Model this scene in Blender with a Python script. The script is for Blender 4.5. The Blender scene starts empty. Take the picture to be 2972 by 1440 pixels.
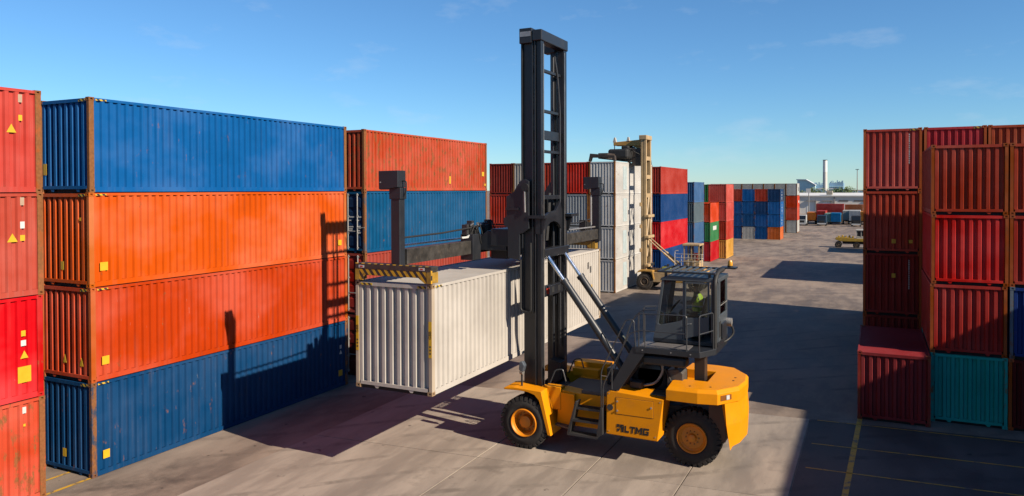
import bpy, bmesh, math, random
from mathutils import Vector, Matrix
R = math.radians
random.seed(7)
scene = bpy.context.scene
COL = scene.collection

# ------------------------------------------------------------------ camera
CAM_H = 8.7426
cam_d = bpy.data.cameras.new("camera"); cam = bpy.data.objects.new("camera", cam_d); COL.objects.link(cam)
cam_d.sensor_width = 36.0; cam_d.lens = 26.089; cam_d.shift_y = -0.0467
cam_d.clip_start = 0.1; cam_d.clip_end = 20000
cam.matrix_world = (Matrix.Translation((0, 0, CAM_H)) @ Matrix.Rotation(0.454, 4, 'Z')
                    @ Matrix.Rotation(R(90) - 0.0139, 4, 'X') @ Matrix.Rotation(-0.0029, 4, 'Z'))
scene.camera = cam

# ------------------------------------------------------------------ light
SUN_AZ, SUN_EL = R(-10.5), R(31.5)
sdir = Vector((math.cos(SUN_AZ)*math.cos(SUN_EL), math.sin(SUN_AZ)*math.cos(SUN_EL), math.sin(SUN_EL)))
sun_d = bpy.data.lights.new("sun", 'SUN'); sun_d.energy = 5.0; sun_d.angle = R(0.5); sun_d.color = (1.0, 0.87, 0.70)
sun = bpy.data.objects.new("sun", sun_d); COL.objects.link(sun)
sun.rotation_mode = 'QUATERNION'; sun.rotation_quaternion = sdir.to_track_quat('Z', 'Y')
sun.location = (60, -10, 60)

world = bpy.data.worlds.new("World"); scene.world = world; world.use_nodes = True
wn = world.node_tree.nodes; wl = world.node_tree.links; wn.clear()
wo = wn.new('ShaderNodeOutputWorld'); bg = wn.new('ShaderNodeBackground'); sky = wn.new('ShaderNodeTexSky')
sky.sky_type = 'NISHITA'; sky.sun_disc = False; sky.sun_elevation = SUN_EL; sky.sun_rotation = R(90) - SUN_AZ
sky.altitude = 0; sky.air_density = 1.0; sky.dust_density = 0.0; sky.ozone_density = 9.0
bg.inputs['Strength'].default_value = 0.065
# a few thin far-off clouds, laid out by direction in the sky
tc = wn.new('ShaderNodeTexCoord'); mp = wn.new('ShaderNodeMapping'); mp.inputs['Scale'].default_value = (5.0, 5.0, 14.0)
nz = wn.new('ShaderNodeTexNoise'); nz.inputs['Scale'].default_value = 1.7; nz.inputs['Detail'].default_value = 7; nz.inputs['Roughness'].default_value = 0.6
rp = wn.new('ShaderNodeValToRGB'); rp.color_ramp.elements[0].position = 0.57; rp.color_ramp.elements[1].position = 0.82
rp.color_ramp.elements[0].color = (0, 0, 0, 1); rp.color_ramp.elements[1].color = (0.26, 0.26, 0.26, 1)
mx = wn.new('ShaderNodeMixRGB'); mx.inputs['Color2'].default_value = (5.5, 6.0, 6.6, 1)
hs = wn.new('ShaderNodeMixRGB'); hs.blend_type = 'MULTIPLY'; hs.inputs['Fac'].default_value = 1.0; hs.inputs['Color2'].default_value = (0.92, 1.06, 1.04, 1)
wl.new(tc.outputs['Generated'], mp.inputs['Vector']); wl.new(mp.outputs['Vector'], nz.inputs['Vector'])
wl.new(nz.outputs['Fac'], rp.inputs['Fac']); wl.new(rp.outputs['Color'], mx.inputs['Fac'])
wl.new(sky.outputs['Color'], hs.inputs['Color1']); wl.new(hs.outputs['Color'], mx.inputs['Color1'])
wl.new(mx.outputs['Color'], bg.inputs['Color']); wl.new(bg.outputs['Background'], wo.inputs['Surface'])

vs = scene.view_settings
vs.view_transform = 'Standard'; vs.look = 'None'; vs.gamma = 1.0; vs.exposure = 1.0; vs.use_curve_mapping = False
scene.render.engine = 'CYCLES'
scene.cycles.max_bounces = 8; scene.cycles.transparent_max_bounces = 16

# ------------------------------------------------------------------ helpers
def lin(h, k=1.0):
    h = h.lstrip('#'); out = []
    for i in (0, 2, 4):
        c = int(h[i:i+2], 16)/255
        out.append((c/12.92 if c <= 0.04045 else ((c+0.055)/1.055)**2.4)*k)
    return (out[0], out[1], out[2], 1.0)

def ground_z(y):
    return -0.0132*min(max(y-35.0, 0.0), 115.0)

class MB:
    def __init__(s): s.v = []; s.f = []
    def add(s, vs_, fs):
        b = len(s.v); s.v += [tuple(v) for v in vs_]; s.f += [tuple(b+i for i in f) for f in fs]; return s
    def box(s, x0, x1, y0, y1, z0, z1):
        return s.add([(x0,y0,z0),(x1,y0,z0),(x1,y1,z0),(x0,y1,z0),(x0,y0,z1),(x1,y0,z1),(x1,y1,z1),(x0,y1,z1)],
                     [(0,3,2,1),(4,5,6,7),(0,1,5,4),(1,2,6,5),(2,3,7,6),(3,0,4,7)])
    def prism(s, poly, axis, a, b):
        # poly in the two other axes: 'x' -> (y,z), 'y' -> (x,z), 'z' -> (x,y)
        def pt(p, t):
            if axis == 'x': return (t, p[0], p[1])
            if axis == 'y': return (p[0], t, p[1])
            return (p[0], p[1], t)
        n = len(poly)
        return s.add([pt(p, a) for p in poly]+[pt(p, b) for p in poly],
                     [tuple(range(n))[::-1], tuple(range(n, 2*n))]+[(i, (i+1) % n, n+(i+1) % n, n+i) for i in range(n)])
    def cyl(s, p0, p1, r, n=12, r1=None, caps=True):
        p0 = Vector(p0); p1 = Vector(p1); r1 = r if r1 is None else r1
        d = (p1-p0).normalized(); u = d.orthogonal().normalized(); w = d.cross(u)
        vs_ = []
        for p, rr in ((p0, r), (p1, r1)):
            for i in range(n):
                a = 2*math.pi*i/n; vs_.append(p+(u*math.cos(a)+w*math.sin(a))*rr)
        fs = [(i, (i+1) % n, n+(i+1) % n, n+i) for i in range(n)]
        if caps: fs += [tuple(range(n))[::-1], tuple(range(n, 2*n))]
        return s.add(vs_, fs)
    def tube(s, pts, r, n=6, bend=0.0):
        pts = [Vector(p) for p in pts]
        if bend > 0:
            q = [pts[0]]
            for i in range(1, len(pts)-1):
                a, b, c = pts[i-1], pts[i], pts[i+1]
                l = min(bend, (a-b).length*0.45, (c-b).length*0.45)
                p0 = b+(a-b).normalized()*l; p2 = b+(c-b).normalized()*l
                for t in (0, .25, .5, .75, 1): q.append(p0*(1-t)**2+b*2*t*(1-t)+p2*t*t)
            q.append(pts[-1]); pts = q
        ref = None; vs_ = []; m = len(pts)
        for i, p in enumerate(pts):
            d = (pts[min(i+1, m-1)]-pts[max(i-1, 0)]).normalized()
            u = d.orthogonal().normalized() if ref is None else (ref-d*ref.dot(d)).normalized()
            ref = u; w = d.cross(u)
            for k in range(n):
                a = 2*math.pi*k/n; vs_.append(p+(u*math.cos(a)+w*math.sin(a))*r)
        fs = [(i*n+k, i*n+(k+1) % n, (i+1)*n+(k+1) % n, (i+1)*n+k) for i in range(m-1) for k in range(n)]
        fs += [tuple(range(n))[::-1], tuple(range((m-1)*n, m*n))]
        return s.add(vs_, fs)
    def lathe(s, prof, c, axis='y', n=40):
        # prof: (axial, radius)
        m = len(prof); vs_ = []
        for i in range(n):
            a = 2*math.pi*i/n
            for t, r in prof:
                if axis == 'y': vs_.append((c[0]+r*math.cos(a), c[1]+t, c[2]+r*math.sin(a)))
                elif axis == 'z': vs_.append((c[0]+r*math.cos(a), c[1]+r*math.sin(a), c[2]+t))
                else: vs_.append((c[0]+t, c[1]+r*math.cos(a), c[2]+r*math.sin(a)))
        return s.add(vs_, [(i*m+j, i*m+j+1, ((i+1) % n)*m+j+1, ((i+1) % n)*m+j) for i in range(n) for j in range(m-1)])
    def mesh(s, name, mat=None, off=None):
        me = bpy.data.meshes.new(name)
        vv = s.v if off is None else [(a-off[0], b-off[1], c-off[2]) for a, b, c in s.v]
        me.from_pydata(vv, [], s.f); me.update()
        bm = bmesh.new(); bm.from_mesh(me); bmesh.ops.recalc_face_normals(bm, faces=bm.faces); bm.to_mesh(me); bm.free()
        me.materials.append(mat)
        return me
    def build(s, name, mat, parent=None, bevel=0.0, smooth=False, root=None):
        off = None
        if parent is not None:
            rt = parent
            while rt.parent is not None: rt = rt.parent
            off = rt.location
        o = link(name, s.mesh(name, mat, off), parent)
        if smooth:
            o.data.polygons.foreach_set('use_smooth', [True]*len(o.data.polygons))
            o.data.set_sharp_from_angle(angle=R(40))
        if bevel > 0:
            m = o.modifiers.new('bevel', 'BEVEL'); m.width = bevel; m.segments = 2; m.limit_method = 'ANGLE'; m.angle_limit = R(40)
        return o

def link(name, data, parent=None):
    o = bpy.data.objects.new(name, data); COL.objects.link(o)
    if parent is not None: o.parent = parent
    return o

def tag(o, label, cat, group=None):
    o['label'] = label; o['category'] = cat
    if group: o['group'] = group
    return o

def thing(name, loc, label, cat, group=None):
    o = bpy.data.objects.new(name, None); COL.objects.link(o); o.location = loc; o.empty_display_size = 0.2
    return tag(o, label, cat, group)

def structure(o): o['kind'] = 'structure'; return o

# ------------------------------------------------------------------ materials
MATS = {}
def N(nt, t, **kw):
    n = nt.nodes.new(t)
    for k, v in kw.items(): n.inputs[k].default_value = v
    return n

def basic(name, color, rough=0.5, metal=0.0, var=0.12, scale=3.0, bump=0.0, coat=0.0, dirt=0.0, spec=0.5):
    if name in MATS: return MATS[name]
    m = bpy.data.materials.new(name); m.use_nodes = True; nt = m.node_tree; b = nt.nodes['Principled BSDF']
    kk = 1.0 if metal > .5 else .52
    c = tuple(v*kk for v in color[:3])+(1,)
    t = nt.nodes.new('ShaderNodeTexCoord')
    n1 = N(nt, 'ShaderNodeTexNoise', Scale=scale, Detail=6.0, Roughness=0.6)
    nt.links.new(t.outputs['Object'], n1.inputs['Vector'])
    r = nt.nodes.new('ShaderNodeMapRange'); r.inputs['From Min'].default_value = 0.3; r.inputs['From Max'].default_value = 0.7
    r.inputs['To Min'].default_value = 1-var; r.inputs['To Max'].default_value = 1+var
    nt.links.new(n1.outputs['Fac'], r.inputs['Value'])
    h = nt.nodes.new('ShaderNodeHueSaturation'); h.inputs['Color'].default_value = c
    nt.links.new(r.outputs['Result'], h.inputs['Value'])
    out = h.outputs['Color']
    if dirt > 0:
        n2 = N(nt, 'ShaderNodeTexNoise', Scale=scale*2.3, Detail=8.0, Roughness=0.7)
        nt.links.new(t.outputs['Object'], n2.inputs['Vector'])
        r2 = nt.nodes.new('ShaderNodeMapRange'); r2.inputs['From Min'].default_value = 0.52; r2.inputs['From Max'].default_value = 0.78
        r2.inputs['To Max'].default_value = dirt; nt.links.new(n2.outputs['Fac'], r2.inputs['Value'])
        mxx = nt.nodes.new('ShaderNodeMixRGB'); mxx.inputs['Color2'].default_value = (0.09, 0.07, 0.05, 1)
        nt.links.new(r2.outputs['Result'], mxx.inputs['Fac']); nt.links.new(out, mxx.inputs['Color1']); out = mxx.outputs['Color']
    nt.links.new(out, b.inputs['Base Color'])
    rr = nt.nodes.new('ShaderNodeMapRange'); rr.inputs['To Min'].default_value = max(rough-0.12, 0.04); rr.inputs['To Max'].default_value = min(rough+0.15, 1)
    nt.links.new(n1.outputs['Fac'], rr.inputs['Value']); nt.links.new(rr.outputs['Result'], b.inputs['Roughness'])
    b.inputs['Metallic'].default_value = metal; b.inputs['Coat Weight'].default_value = coat; b.inputs['Coat Roughness'].default_value = 0.15
    b.inputs['Specular IOR Level'].default_value = spec
    if bump > 0:
        bp = nt.nodes.new('ShaderNodeBump'); bp.inputs['Strength'].default_value = bump; bp.inputs['Distance'].default_value = 0.02
        n3 = N(nt, 'ShaderNodeTexNoise', Scale=scale*8, Detail=4.0); nt.links.new(t.outputs['Object'], n3.inputs['Vector'])
        nt.links.new(n3.outputs['Fac'], bp.inputs['Height']); nt.links.new(bp.outputs['Normal'], b.inputs['Normal'])
    MATS[name] = m
    return m

# weathered container paint as one node group: colour, fading, rust, scuffs and shallow dents
def paint_group():
    g = bpy.data.node_groups.new('container_paint', 'ShaderNodeTree')
    for nm, tp, dv in (('Color', 'NodeSocketColor', None), ('Fade', 'NodeSocketFloat', .3), ('Rust', 'NodeSocketFloat', .3), ('Seed', 'NodeSocketFloat', 0.)):
        sck = g.interface.new_socket(nm, in_out='INPUT', socket_type=tp)
        if dv is not None: sck.default_value = dv
    g.interface.new_socket('Shader', in_out='OUTPUT', socket_type='NodeSocketShader')
    L = g.links.new
    gi = g.nodes.new('NodeGroupInput'); go = g.nodes.new('NodeGroupOutput')
    t = g.nodes.new('ShaderNodeTexCoord'); cmb = g.nodes.new('ShaderNodeCombineXYZ')
    for k in range(3): L(gi.outputs['Seed'], cmb.inputs[k])
    off = g.nodes.new('ShaderNodeVectorMath'); off.operation = 'ADD'; L(t.outputs['Object'], off.inputs[0]); L(cmb.outputs[0], off.inputs[1])
    P = off.outputs[0]
    def mapped(sc):
        m = g.nodes.new('ShaderNodeMapping'); m.inputs['Scale'].default_value = sc; L(P, m.inputs['Vector']); return m.outputs['Vector']
    def noise(vec, scale, detail=5.0, rough=.6):
        n = N(g, 'ShaderNodeTexNoise', Scale=scale, Detail=detail, Roughness=rough); L(vec, n.inputs['Vector']); return n.outputs['Fac']
    def rng(v, a, b, c, d):
        r = g.nodes.new('ShaderNodeMapRange'); L(v, r.inputs['Value'])
        for nm, val in (('From Min', a), ('From Max', b), ('To Min', c), ('To Max', d)): r.inputs[nm].default_value = val
        return r.outputs['Result']
    def mul(a, b):
        m = g.nodes.new('ShaderNodeMath'); m.operation = 'MULTIPLY'; m.use_clamp = True
        for i, q in enumerate((a, b)):
            if isinstance(q, (int, float)): m.inputs[i].default_value = q
            else: L(q, m.inputs[i])
        return m.outputs[0]
    def mix(fac, c1, c2):
        m = g.nodes.new('ShaderNodeMixRGB'); L(fac, m.inputs['Fac'])
        for nm, q in (('Color1', c1), ('Color2', c2)):
            if isinstance(q, tuple): m.inputs[nm].default_value = q
            else: L(q, m.inputs[nm])
        return m.outputs['Color']
    big = noise(mapped((.35, .35, .5)), 1.0, 3)
    hv = g.nodes.new('ShaderNodeHueSaturation'); L(gi.outputs['Color'], hv.inputs['Color']); L(rng(big, .3, .7, .86, 1.12), hv.inputs['Value'])
    L(rng(big, .3, .7, 1.05, .94), hv.inputs['Saturation'])
    # chalky fading in patches and down-streaks
    pale = g.nodes.new('ShaderNodeMixRGB'); pale.inputs['Fac'].default_value = 0.28; L(gi.outputs['Color'], pale.inputs['Color1']); pale.inputs['Color2'].default_value = (.20, .17, .15, 1)
    streak = noise(mapped((7, 7, .28)), 1.0, 4)
    f1 = mul(mul(rng(streak, .48, .78, 0, 1), rng(noise(mapped((1, 1, 1)), .8, 4), .4, .65, .15, 1)), gi.outputs['Fade'])
    c = mix(f1, hv.outputs['Color'], pale.outputs['Color'])
    # grime streaks
    gr = mul(rng(noise(mapped((11, 11, .5)), 1.0, 5), .55, .85, 0, .5), rng(noise(mapped((.6, .6, .6)), 1., 3), .4, .7, 0, 1))
    c = mix(gr, c, (.03, .02, .016, 1))
    # scuffs showing primer
    sc1 = mul(rng(noise(mapped((9, 9, 1.6)), 1.0, 9, .75), .65, .70, 0, 1), rng(noise(mapped((.5, .5, .9)), 1., 3), .47, .6, 0, .7))
    c = mix(sc1, c, (.30, .26, .22, 1))
    # rust
    rn = noise(mapped((2.6, 2.6, 1.1)), 1.6, 9, .72)
    th = g.nodes.new('ShaderNodeMath'); th.operation = 'MULTIPLY_ADD'; L(gi.outputs['Rust'], th.inputs[0]); th.inputs[1].default_value = .36; L(rn, th.inputs[2])
    rustm = rng(th.outputs[0], .70, .80, 0, .95)
    rc = mix(noise(P, 14., 4), (.075, .027, .009, 1), (.22, .095, .035, 1))
    c = mix(rustm, c, rc)
    b = g.nodes.new('ShaderNodeBsdfPrincipled'); L(c, b.inputs['Base Color'])
    L(rng(big, .3, .7, .48, .68), b.inputs['Roughness']); b.inputs['Specular IOR Level'].default_value = 0.13
    bp = g.nodes.new('ShaderNodeBump'); bp.inputs['Strength'].default_value = .30; bp.inputs['Distance'].default_value = .05
    L(noise(mapped((1, 1, 1)), 1.7, 2, .5), bp.inputs['Height']); L(bp.outputs['Normal'], b.inputs['Normal'])
    L(b.outputs['BSDF'], go.inputs['Shader'])
    return g
PG = paint_group()
_pc = [0]
def paint(color, fade=.4, rust=.2, seed=None):
    key = ('paint', color, fade, rust, seed)
    if key in MATS: return MATS[key]
    _pc[0] += 1
    m = bpy.data.materials.new('container_paint_%d' % _pc[0]); m.use_nodes = True; nt = m.node_tree; nt.nodes.clear()
    o = nt.nodes.new('ShaderNodeOutputMaterial'); gnode = nt.nodes.new('ShaderNodeGroup'); gnode.node_tree = PG
    gnode.inputs['Color'].default_value = lin(color, 0.42); gnode.inputs['Fade'].default_value = fade; gnode.inputs['Rust'].default_value = rust
    gnode.inputs['Seed'].default_value = (seed if seed is not None else _pc[0])*3.71
    nt.links.new(gnode.outputs[0], o.inputs['Surface'])
    MATS[key] = m
    return m

def stripes_mat(name, c1, c2, freq, slope=1.0, axes=('X', 'Z'), wear=0.3):
    if name in MATS: return MATS[name]
    m = bpy.data.materials.new(name); m.use_nodes = True; nt = m.node_tree; b = nt.nodes['Principled BSDF']
    t = nt.nodes.new('ShaderNodeTexCoord'); sp = nt.nodes.new('ShaderNodeSeparateXYZ'); nt.links.new(t.outputs['Object'], sp.inputs[0])
    ma = nt.nodes.new('ShaderNodeMath'); ma.operation = 'MULTIPLY_ADD'; ma.inputs[1].default_value = slope
    nt.links.new(sp.outputs[axes[1]], ma.inputs[0]); nt.links.new(sp.outputs[axes[0]], ma.inputs[2])
    mu = nt.nodes.new('ShaderNodeMath'); mu.operation = 'MULTIPLY'; mu.inputs[1].default_value = freq; nt.links.new(ma.outputs[0], mu.inputs[0])
    fr = nt.nodes.new('ShaderNodeMath'); fr.operation = 'FRACT'; nt.links.new(mu.outputs[0], fr.inputs[0])
    gt = nt.nodes.new('ShaderNodeMath'); gt.operation = 'GREATER_THAN'; gt.inputs[1].default_value = .5; nt.links.new(fr.outputs[0], gt.inputs[0])
    mxx = nt.nodes.new('ShaderNodeMixRGB'); mxx.inputs['Color1'].default_value = c1; mxx.inputs['Color2'].default_value = c2
    nt.links.new(gt.outputs[0], mxx.inputs['Fac'])
    n1 = N(nt, 'ShaderNodeTexNoise', Scale=6.0, Detail=8.0, Roughness=.7); nt.links.new(t.outputs['Object'], n1.inputs['Vector'])
    r = nt.nodes.new('ShaderNodeMapRange'); r.inputs['From Min'].default_value = .5; r.inputs['From Max'].default_value = .68; r.inputs['To Max'].default_value = wear
    nt.links.new(n1.outputs['Fac'], r.inputs['Value'])
    m2 = nt.nodes.new('ShaderNodeMixRGB'); m2.inputs['Color2'].default_value = (.06, .035, .015, 1); nt.links.new(r.outputs[0], m2.inputs['Fac'])
    nt.links.new(mxx.outputs[0], m2.inputs['Color1']); nt.links.new(m2.outputs[0], b.inputs['Base Color']); b.inputs['Roughness'].default_value = .6
    MATS[name] = m
    return m

def glass_mat():
    m = bpy.data.materials.new('cab_glass'); m.use_nodes = True; nt = m.node_tree; nt.nodes.clear()
    o = nt.nodes.new('ShaderNodeOutputMaterial'); tr = nt.nodes.new('ShaderNodeBsdfTransparent'); tr.inputs[0].default_value = (.82, .86, .84, 1)
    gl = nt.nodes.new('ShaderNodeBsdfGlossy'); gl.inputs['Roughness'].default_value = .03; fz = nt.nodes.new('ShaderNodeFresnel'); fz.inputs['IOR'].default_value = 1.5
    mi = nt.nodes.new('ShaderNodeMixShader'); nt.links.new(fz.outputs[0], mi.inputs[0]); nt.links.new(tr.outputs[0], mi.inputs[1]); nt.links.new(gl.outputs[0], mi.inputs[2])
    nt.links.new(mi.outputs[0], o.inputs['Surface'])
    return m
GLASS = glass_mat()

YEL = basic('truck_yellow', (1.0, .36, .0005), .52, var=.07, scale=1.2, coat=0, dirt=.2, spec=.18)
GRY = basic('truck_charcoal', (.021, .024, .031), .42, var=.15, scale=1.2, dirt=.08)
GRYB = basic('cab_grey_blue', (.085, .103, .122), .4, var=.1, scale=1.5, dirt=.06)
BLK = basic('rubber_black', (.012, .012, .013), .65, var=.3, scale=6)
TYRE = basic('tyre_rubber', (.024, .021, .02), .8, var=.35, scale=5, bump=.3, dirt=.25)
CHROME = basic('chrome_rod', (.75, .75, .76), .15, metal=1.0, var=.03)
STEEL = basic('dull_steel', (.28, .27, .26), .4, metal=.6, var=.2)
DECK = basic('anti_slip_deck', (.11, .085, .075), .75, var=.2, scale=6, bump=.3, dirt=.4)
WORN = basic('worn_dark_steel', (.035, .034, .036), .5, var=.25, scale=3, dirt=.2)
GREASE = basic('greasy_beam', (.05, .045, .04), .45, var=.5, scale=3, dirt=.5)
RIM = basic('rim_yellow', (.95, .31, .001), .5, var=.08, scale=3, dirt=.2)
RIMD = basic('rim_shade_bronze', (.42, .16, .02), .55, var=.25, scale=4, dirt=.45)
WHITE = basic('white_decal', (.75, .75, .73), .5, var=.05)
YDEC = basic('yellow_decal', (.80, .48, .01), .5, var=.08)
BDEC = basic('black_decal', (.012, .012, .014), .45, var=.1)
AMBER = basic('amber_lens', (.9, .42, .02), .25, var=.05)
REDL = basic('red_lens', (.7, .04, .01), .3, var=.05)
DARK = basic('dark_void', (.01, .01, .011), .8, var=.1)
HAZ = stripes_mat('hazard_stripe_print', (.40, .26, .01, 1), (.012, .012, .012, 1), 5.5, 1.0, ('Y', 'Z'))
HAZX = stripes_mat('hazard_stripe_print_end', (.40, .26, .01, 1), (.012, .012, .012, 1), 5.5, 1.0, ('X', 'Z'))
CHEV = stripes_mat('spreader_chevrons', (.40, .21, .005, 1), (.014, .012, .011, 1), 4.4, .8, ('X', 'Z'), .75)
# ------------------------------------------------------------------ ground
def ground_mat(name, base, dark, light, streak_rot=0.0, grain=60.0, bump=.25, streak=(1.2, .22, 1), s1=.35, rough=.75):
    m = bpy.data.materials.new(name); m.use_nodes = True; nt = m.node_tree; b = nt.nodes['Principled BSDF']; L = nt.links.new
    ge = nt.nodes.new('ShaderNodeNewGeometry'); P = ge.outputs['Position']
    def noise(scale, detail=6., rough=.6, vec=None):
        n = N(nt, 'ShaderNodeTexNoise', Scale=scale, Detail=detail, Roughness=rough); L(vec or P, n.inputs['Vector']); return n.outputs['Fac']
    def rng(v, a, b_, c, d):
        r = nt.nodes.new('ShaderNodeMapRange'); L(v, r.inputs['Value'])
        for nm, val in (('From Min', a), ('From Max', b_), ('To Min', c), ('To Max', d)): r.inputs[nm].default_value = val
        return r.outputs['Result']
    def mix(fac, c1, c2):
        q = nt.nodes.new('ShaderNodeMixRGB'); L(fac, q.inputs['Fac'])
        for nm, c in (('Color1', c1), ('Color2', c2)):
            if isinstance(c, tuple): q.inputs[nm].default_value = c
            else: L(c, q.inputs[nm])
        return q.outputs['Color']
    def mul(a, b_):
        q = nt.nodes.new('ShaderNodeMath'); q.operation = 'MULTIPLY'; L(a, q.inputs[0]); L(b_, q.inputs[1]); return q.outputs[0]
    mpp = nt.nodes.new('ShaderNodeMapping'); mpp.inputs['Rotation'].default_value = (0, 0, streak_rot); mpp.inputs['Scale'].default_value = streak; L(P, mpp.inputs['Vector'])
    st = noise(1.0, 7., .65, mpp.outputs['Vector'])
    c = mix(rng(noise(.09, 5., .55), .35, .65, 0, 1), dark, base)
    c = mix(rng(st, .42, .68, 0, .9), c, light)
    c = mix(rng(st, .50, .30, 0, .75), c, dark)
    # curved tyre scrubs
    wv = nt.nodes.new('ShaderNodeTexWave'); wv.inputs['Scale'].default_value = .16; wv.inputs['Distortion'].default_value = 9.0; wv.inputs['Detail'].default_value = 2.0; wv.inputs['Detail Scale'].default_value = .35
    mq = nt.nodes.new('ShaderNodeMapping'); mq.inputs['Rotation'].default_value = (0, 0, .9); L(P, mq.inputs['Vector']); L(mq.outputs['Vector'], wv.inputs['Vector'])
    c = mix(mul(mul(rng(wv.outputs['Fac'], .90, .985, 0, 1), rng(noise(.6, 5., .7), .42, .60, 0, .6)), rng(st, .3, .6, .4, 1)), c, tuple(v*.5 for v in dark[:3])+(1,))
    # broad tyre smears and oil spots
    c = mix(mul(rng(noise(s1, 6., .7), .58, .72, 0, .75), rng(noise(.05, 3.), .4, .6, .3, 1)), c, tuple(v*.45 for v in dark[:3])+(1,))
    c = mix(rng(noise(2.3, 4., .5), .69, .74, 0, .75), c, tuple(v*.35 for v in dark[:3])+(1,))
    gq = rng(noise(grain, 3., .7), .3, .7, .80, 1.18)
    oi = nt.nodes.new('ShaderNodeObjectInfo'); gq = mul(gq, rng(oi.outputs['Random'], 0, 1, .92, 1.08))
    h = nt.nodes.new('ShaderNodeHueSaturation'); L(c, h.inputs['Color']); L(gq, h.inputs['Value'])
    L(h.outputs['Color'], b.inputs['Base Color']); L(rng(st, .3, .7, rough-.12, rough+.12), b.inputs['Roughness']); b.inputs['Specular IOR Level'].default_value = .3
    bp = nt.nodes.new('ShaderNodeBump'); bp.inputs['Strength'].default_value = bump; bp.inputs['Distance'].default_value = .01
    L(noise(grain*.7, 4., .7), bp.inputs['Height']); L(bp.outputs['Normal'], b.inputs['Normal'])
    return m
ASPH = ground_mat('worn_asphalt', (.172, .134, .106, 1), (.090, .070, .058, 1), (.228, .178, .140, 1), .35, 38, .4, (.5, .16, 1), .22)
CONC = ground_mat('old_concrete', (.246, .207, .170, 1), (.165, .139, .117, 1), (.292, .246, .203, 1), .75, 70, .15, (.9, .2, 1), .5, .7)

ys = [-400, -100, 0, 20, 30, 33, 35, 37, 40, 60, 80, 100, 120, 140, 147, 150, 153, 160, 260, 500, 1200, 3000, 9000]
def gzs(y):
    return sum(ground_z(y+d) for d in (-4, -2, 0, 2, 4))/5
mb = MB(); xs = [-9000, -800, -200, -60, -25, 0, 25, 60, 200, 800, 9000]
mb.add([(x, y, gzs(y)) for y in ys for x in xs], [(j*len(xs)+i, j*len(xs)+i+1, (j+1)*len(xs)+i+1, (j+1)*len(xs)+i) for j in range(len(ys)-1) for i in range(len(xs)-1)])
ground = structure(mb.build('ground', ASPH))
ground['label'] = 'worn grey-brown yard paving under the container stacks'

xj = [-17.9, -11.6, -7.95, -5.1, -2.15]
yj = [lambda x: 2.0+.08*(x+18), lambda x: 11.6+.085*(x+18), lambda x: 20.58+.09*(x+18.05), lambda x: 29.9+.10*(x+4.4)]
k = 0
for i in range(len(xj)-1):
    for j in range(3):
        g = .016; a, b = xj[i]+g, xj[i+1]-g
        mb = MB(); top = .030+random.uniform(-.004, .004)
        mb.prism([(a, yj[j](a)+g), (b, yj[j](b)+g), (b, yj[j+1](b)-g), (a, yj[j+1](a)-g)], 'z', -.05, top)
        o = mb.build('concrete_slab', CONC, ground, bevel=.008); k += 1

def line_mat():
    m = bpy.data.materials.new('worn_yellow_line'); m.use_nodes = True; nt = m.node_tree; b = nt.nodes['Principled BSDF']; L = nt.links.new
    ge = nt.nodes.new('ShaderNodeNewGeometry'); n1 = N(nt, 'ShaderNodeTexNoise', Scale=2.6, Detail=9., Roughness=.75); L(ge.outputs['Position'], n1.inputs['Vector'])
    r = nt.nodes.new('ShaderNodeMapRange'); r.inputs['From Min'].default_value = .50; r.inputs['From Max'].default_value = .62; L(n1.outputs['Fac'], r.inputs['Value'])
    mi = nt.nodes.new('ShaderNodeMixRGB'); mi.inputs['Color1'].default_value = (.42, .23, .015, 1); mi.inputs['Color2'].default_value = (.09, .072, .057, 1)
    L(r.outputs[0], mi.inputs['Fac']); L(mi.outputs[0], b.inputs['Base Color']); b.inputs['Roughness'].default_value = .7
    return m
LINE = line_mat()
BAY = ground_mat('shade_darkened_asphalt', (.058, .050, .046, 1), (.036, .032, .031, 1), (.080, .070, .064, 1), .35, 38, .4, (.5, .16, 1), .22)  # bay asphalt, base colour lowered to deepen the stack shadow lying on it
structure(MB().add([(-2.13, -12, .004), (13.9, -12, .004), (13.9, 31.6, .004), (-2.13, 30.2, .004)], [(0, 1, 2, 3)]).build('shade_toned_asphalt_bay', BAY))
def ground_line(pts, w):
    (x0, y0), (x1, y1) = pts; d = Vector((x1-x0, y1-y0)).normalized(); n_ = Vector((-d.y, d.x))*w/2
    mb = MB(); q = [(x0+n_.x, y0+n_.y), (x1+n_.x, y1+n_.y), (x1-n_.x, y1-n_.y), (x0-n_.x, y0-n_.y)]
    mb.add([(x, y, .010) for x, y in q], [(0, 1, 2, 3)]); return mb.build('painted_line', LINE, ground)
ground_line([(-.45, 31.2), (-.85, 19.0)], .17)
for a, b in (((-1.9, 30.15), (5.6, 30.55)), ((-1.9, 27.3), (5.2, 27.85)), ((-1.9, 24.85), (4.6, 25.25)), ((-1.9, 22.3), (4.2, 22.7))): ground_line([a, b], .07)
ground_line([(-21.4, 9.0), (-21.4, 14.9)], .13); ground_line([(-22.45, 9.0), (-22.45, 14.9)], .11)

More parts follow.
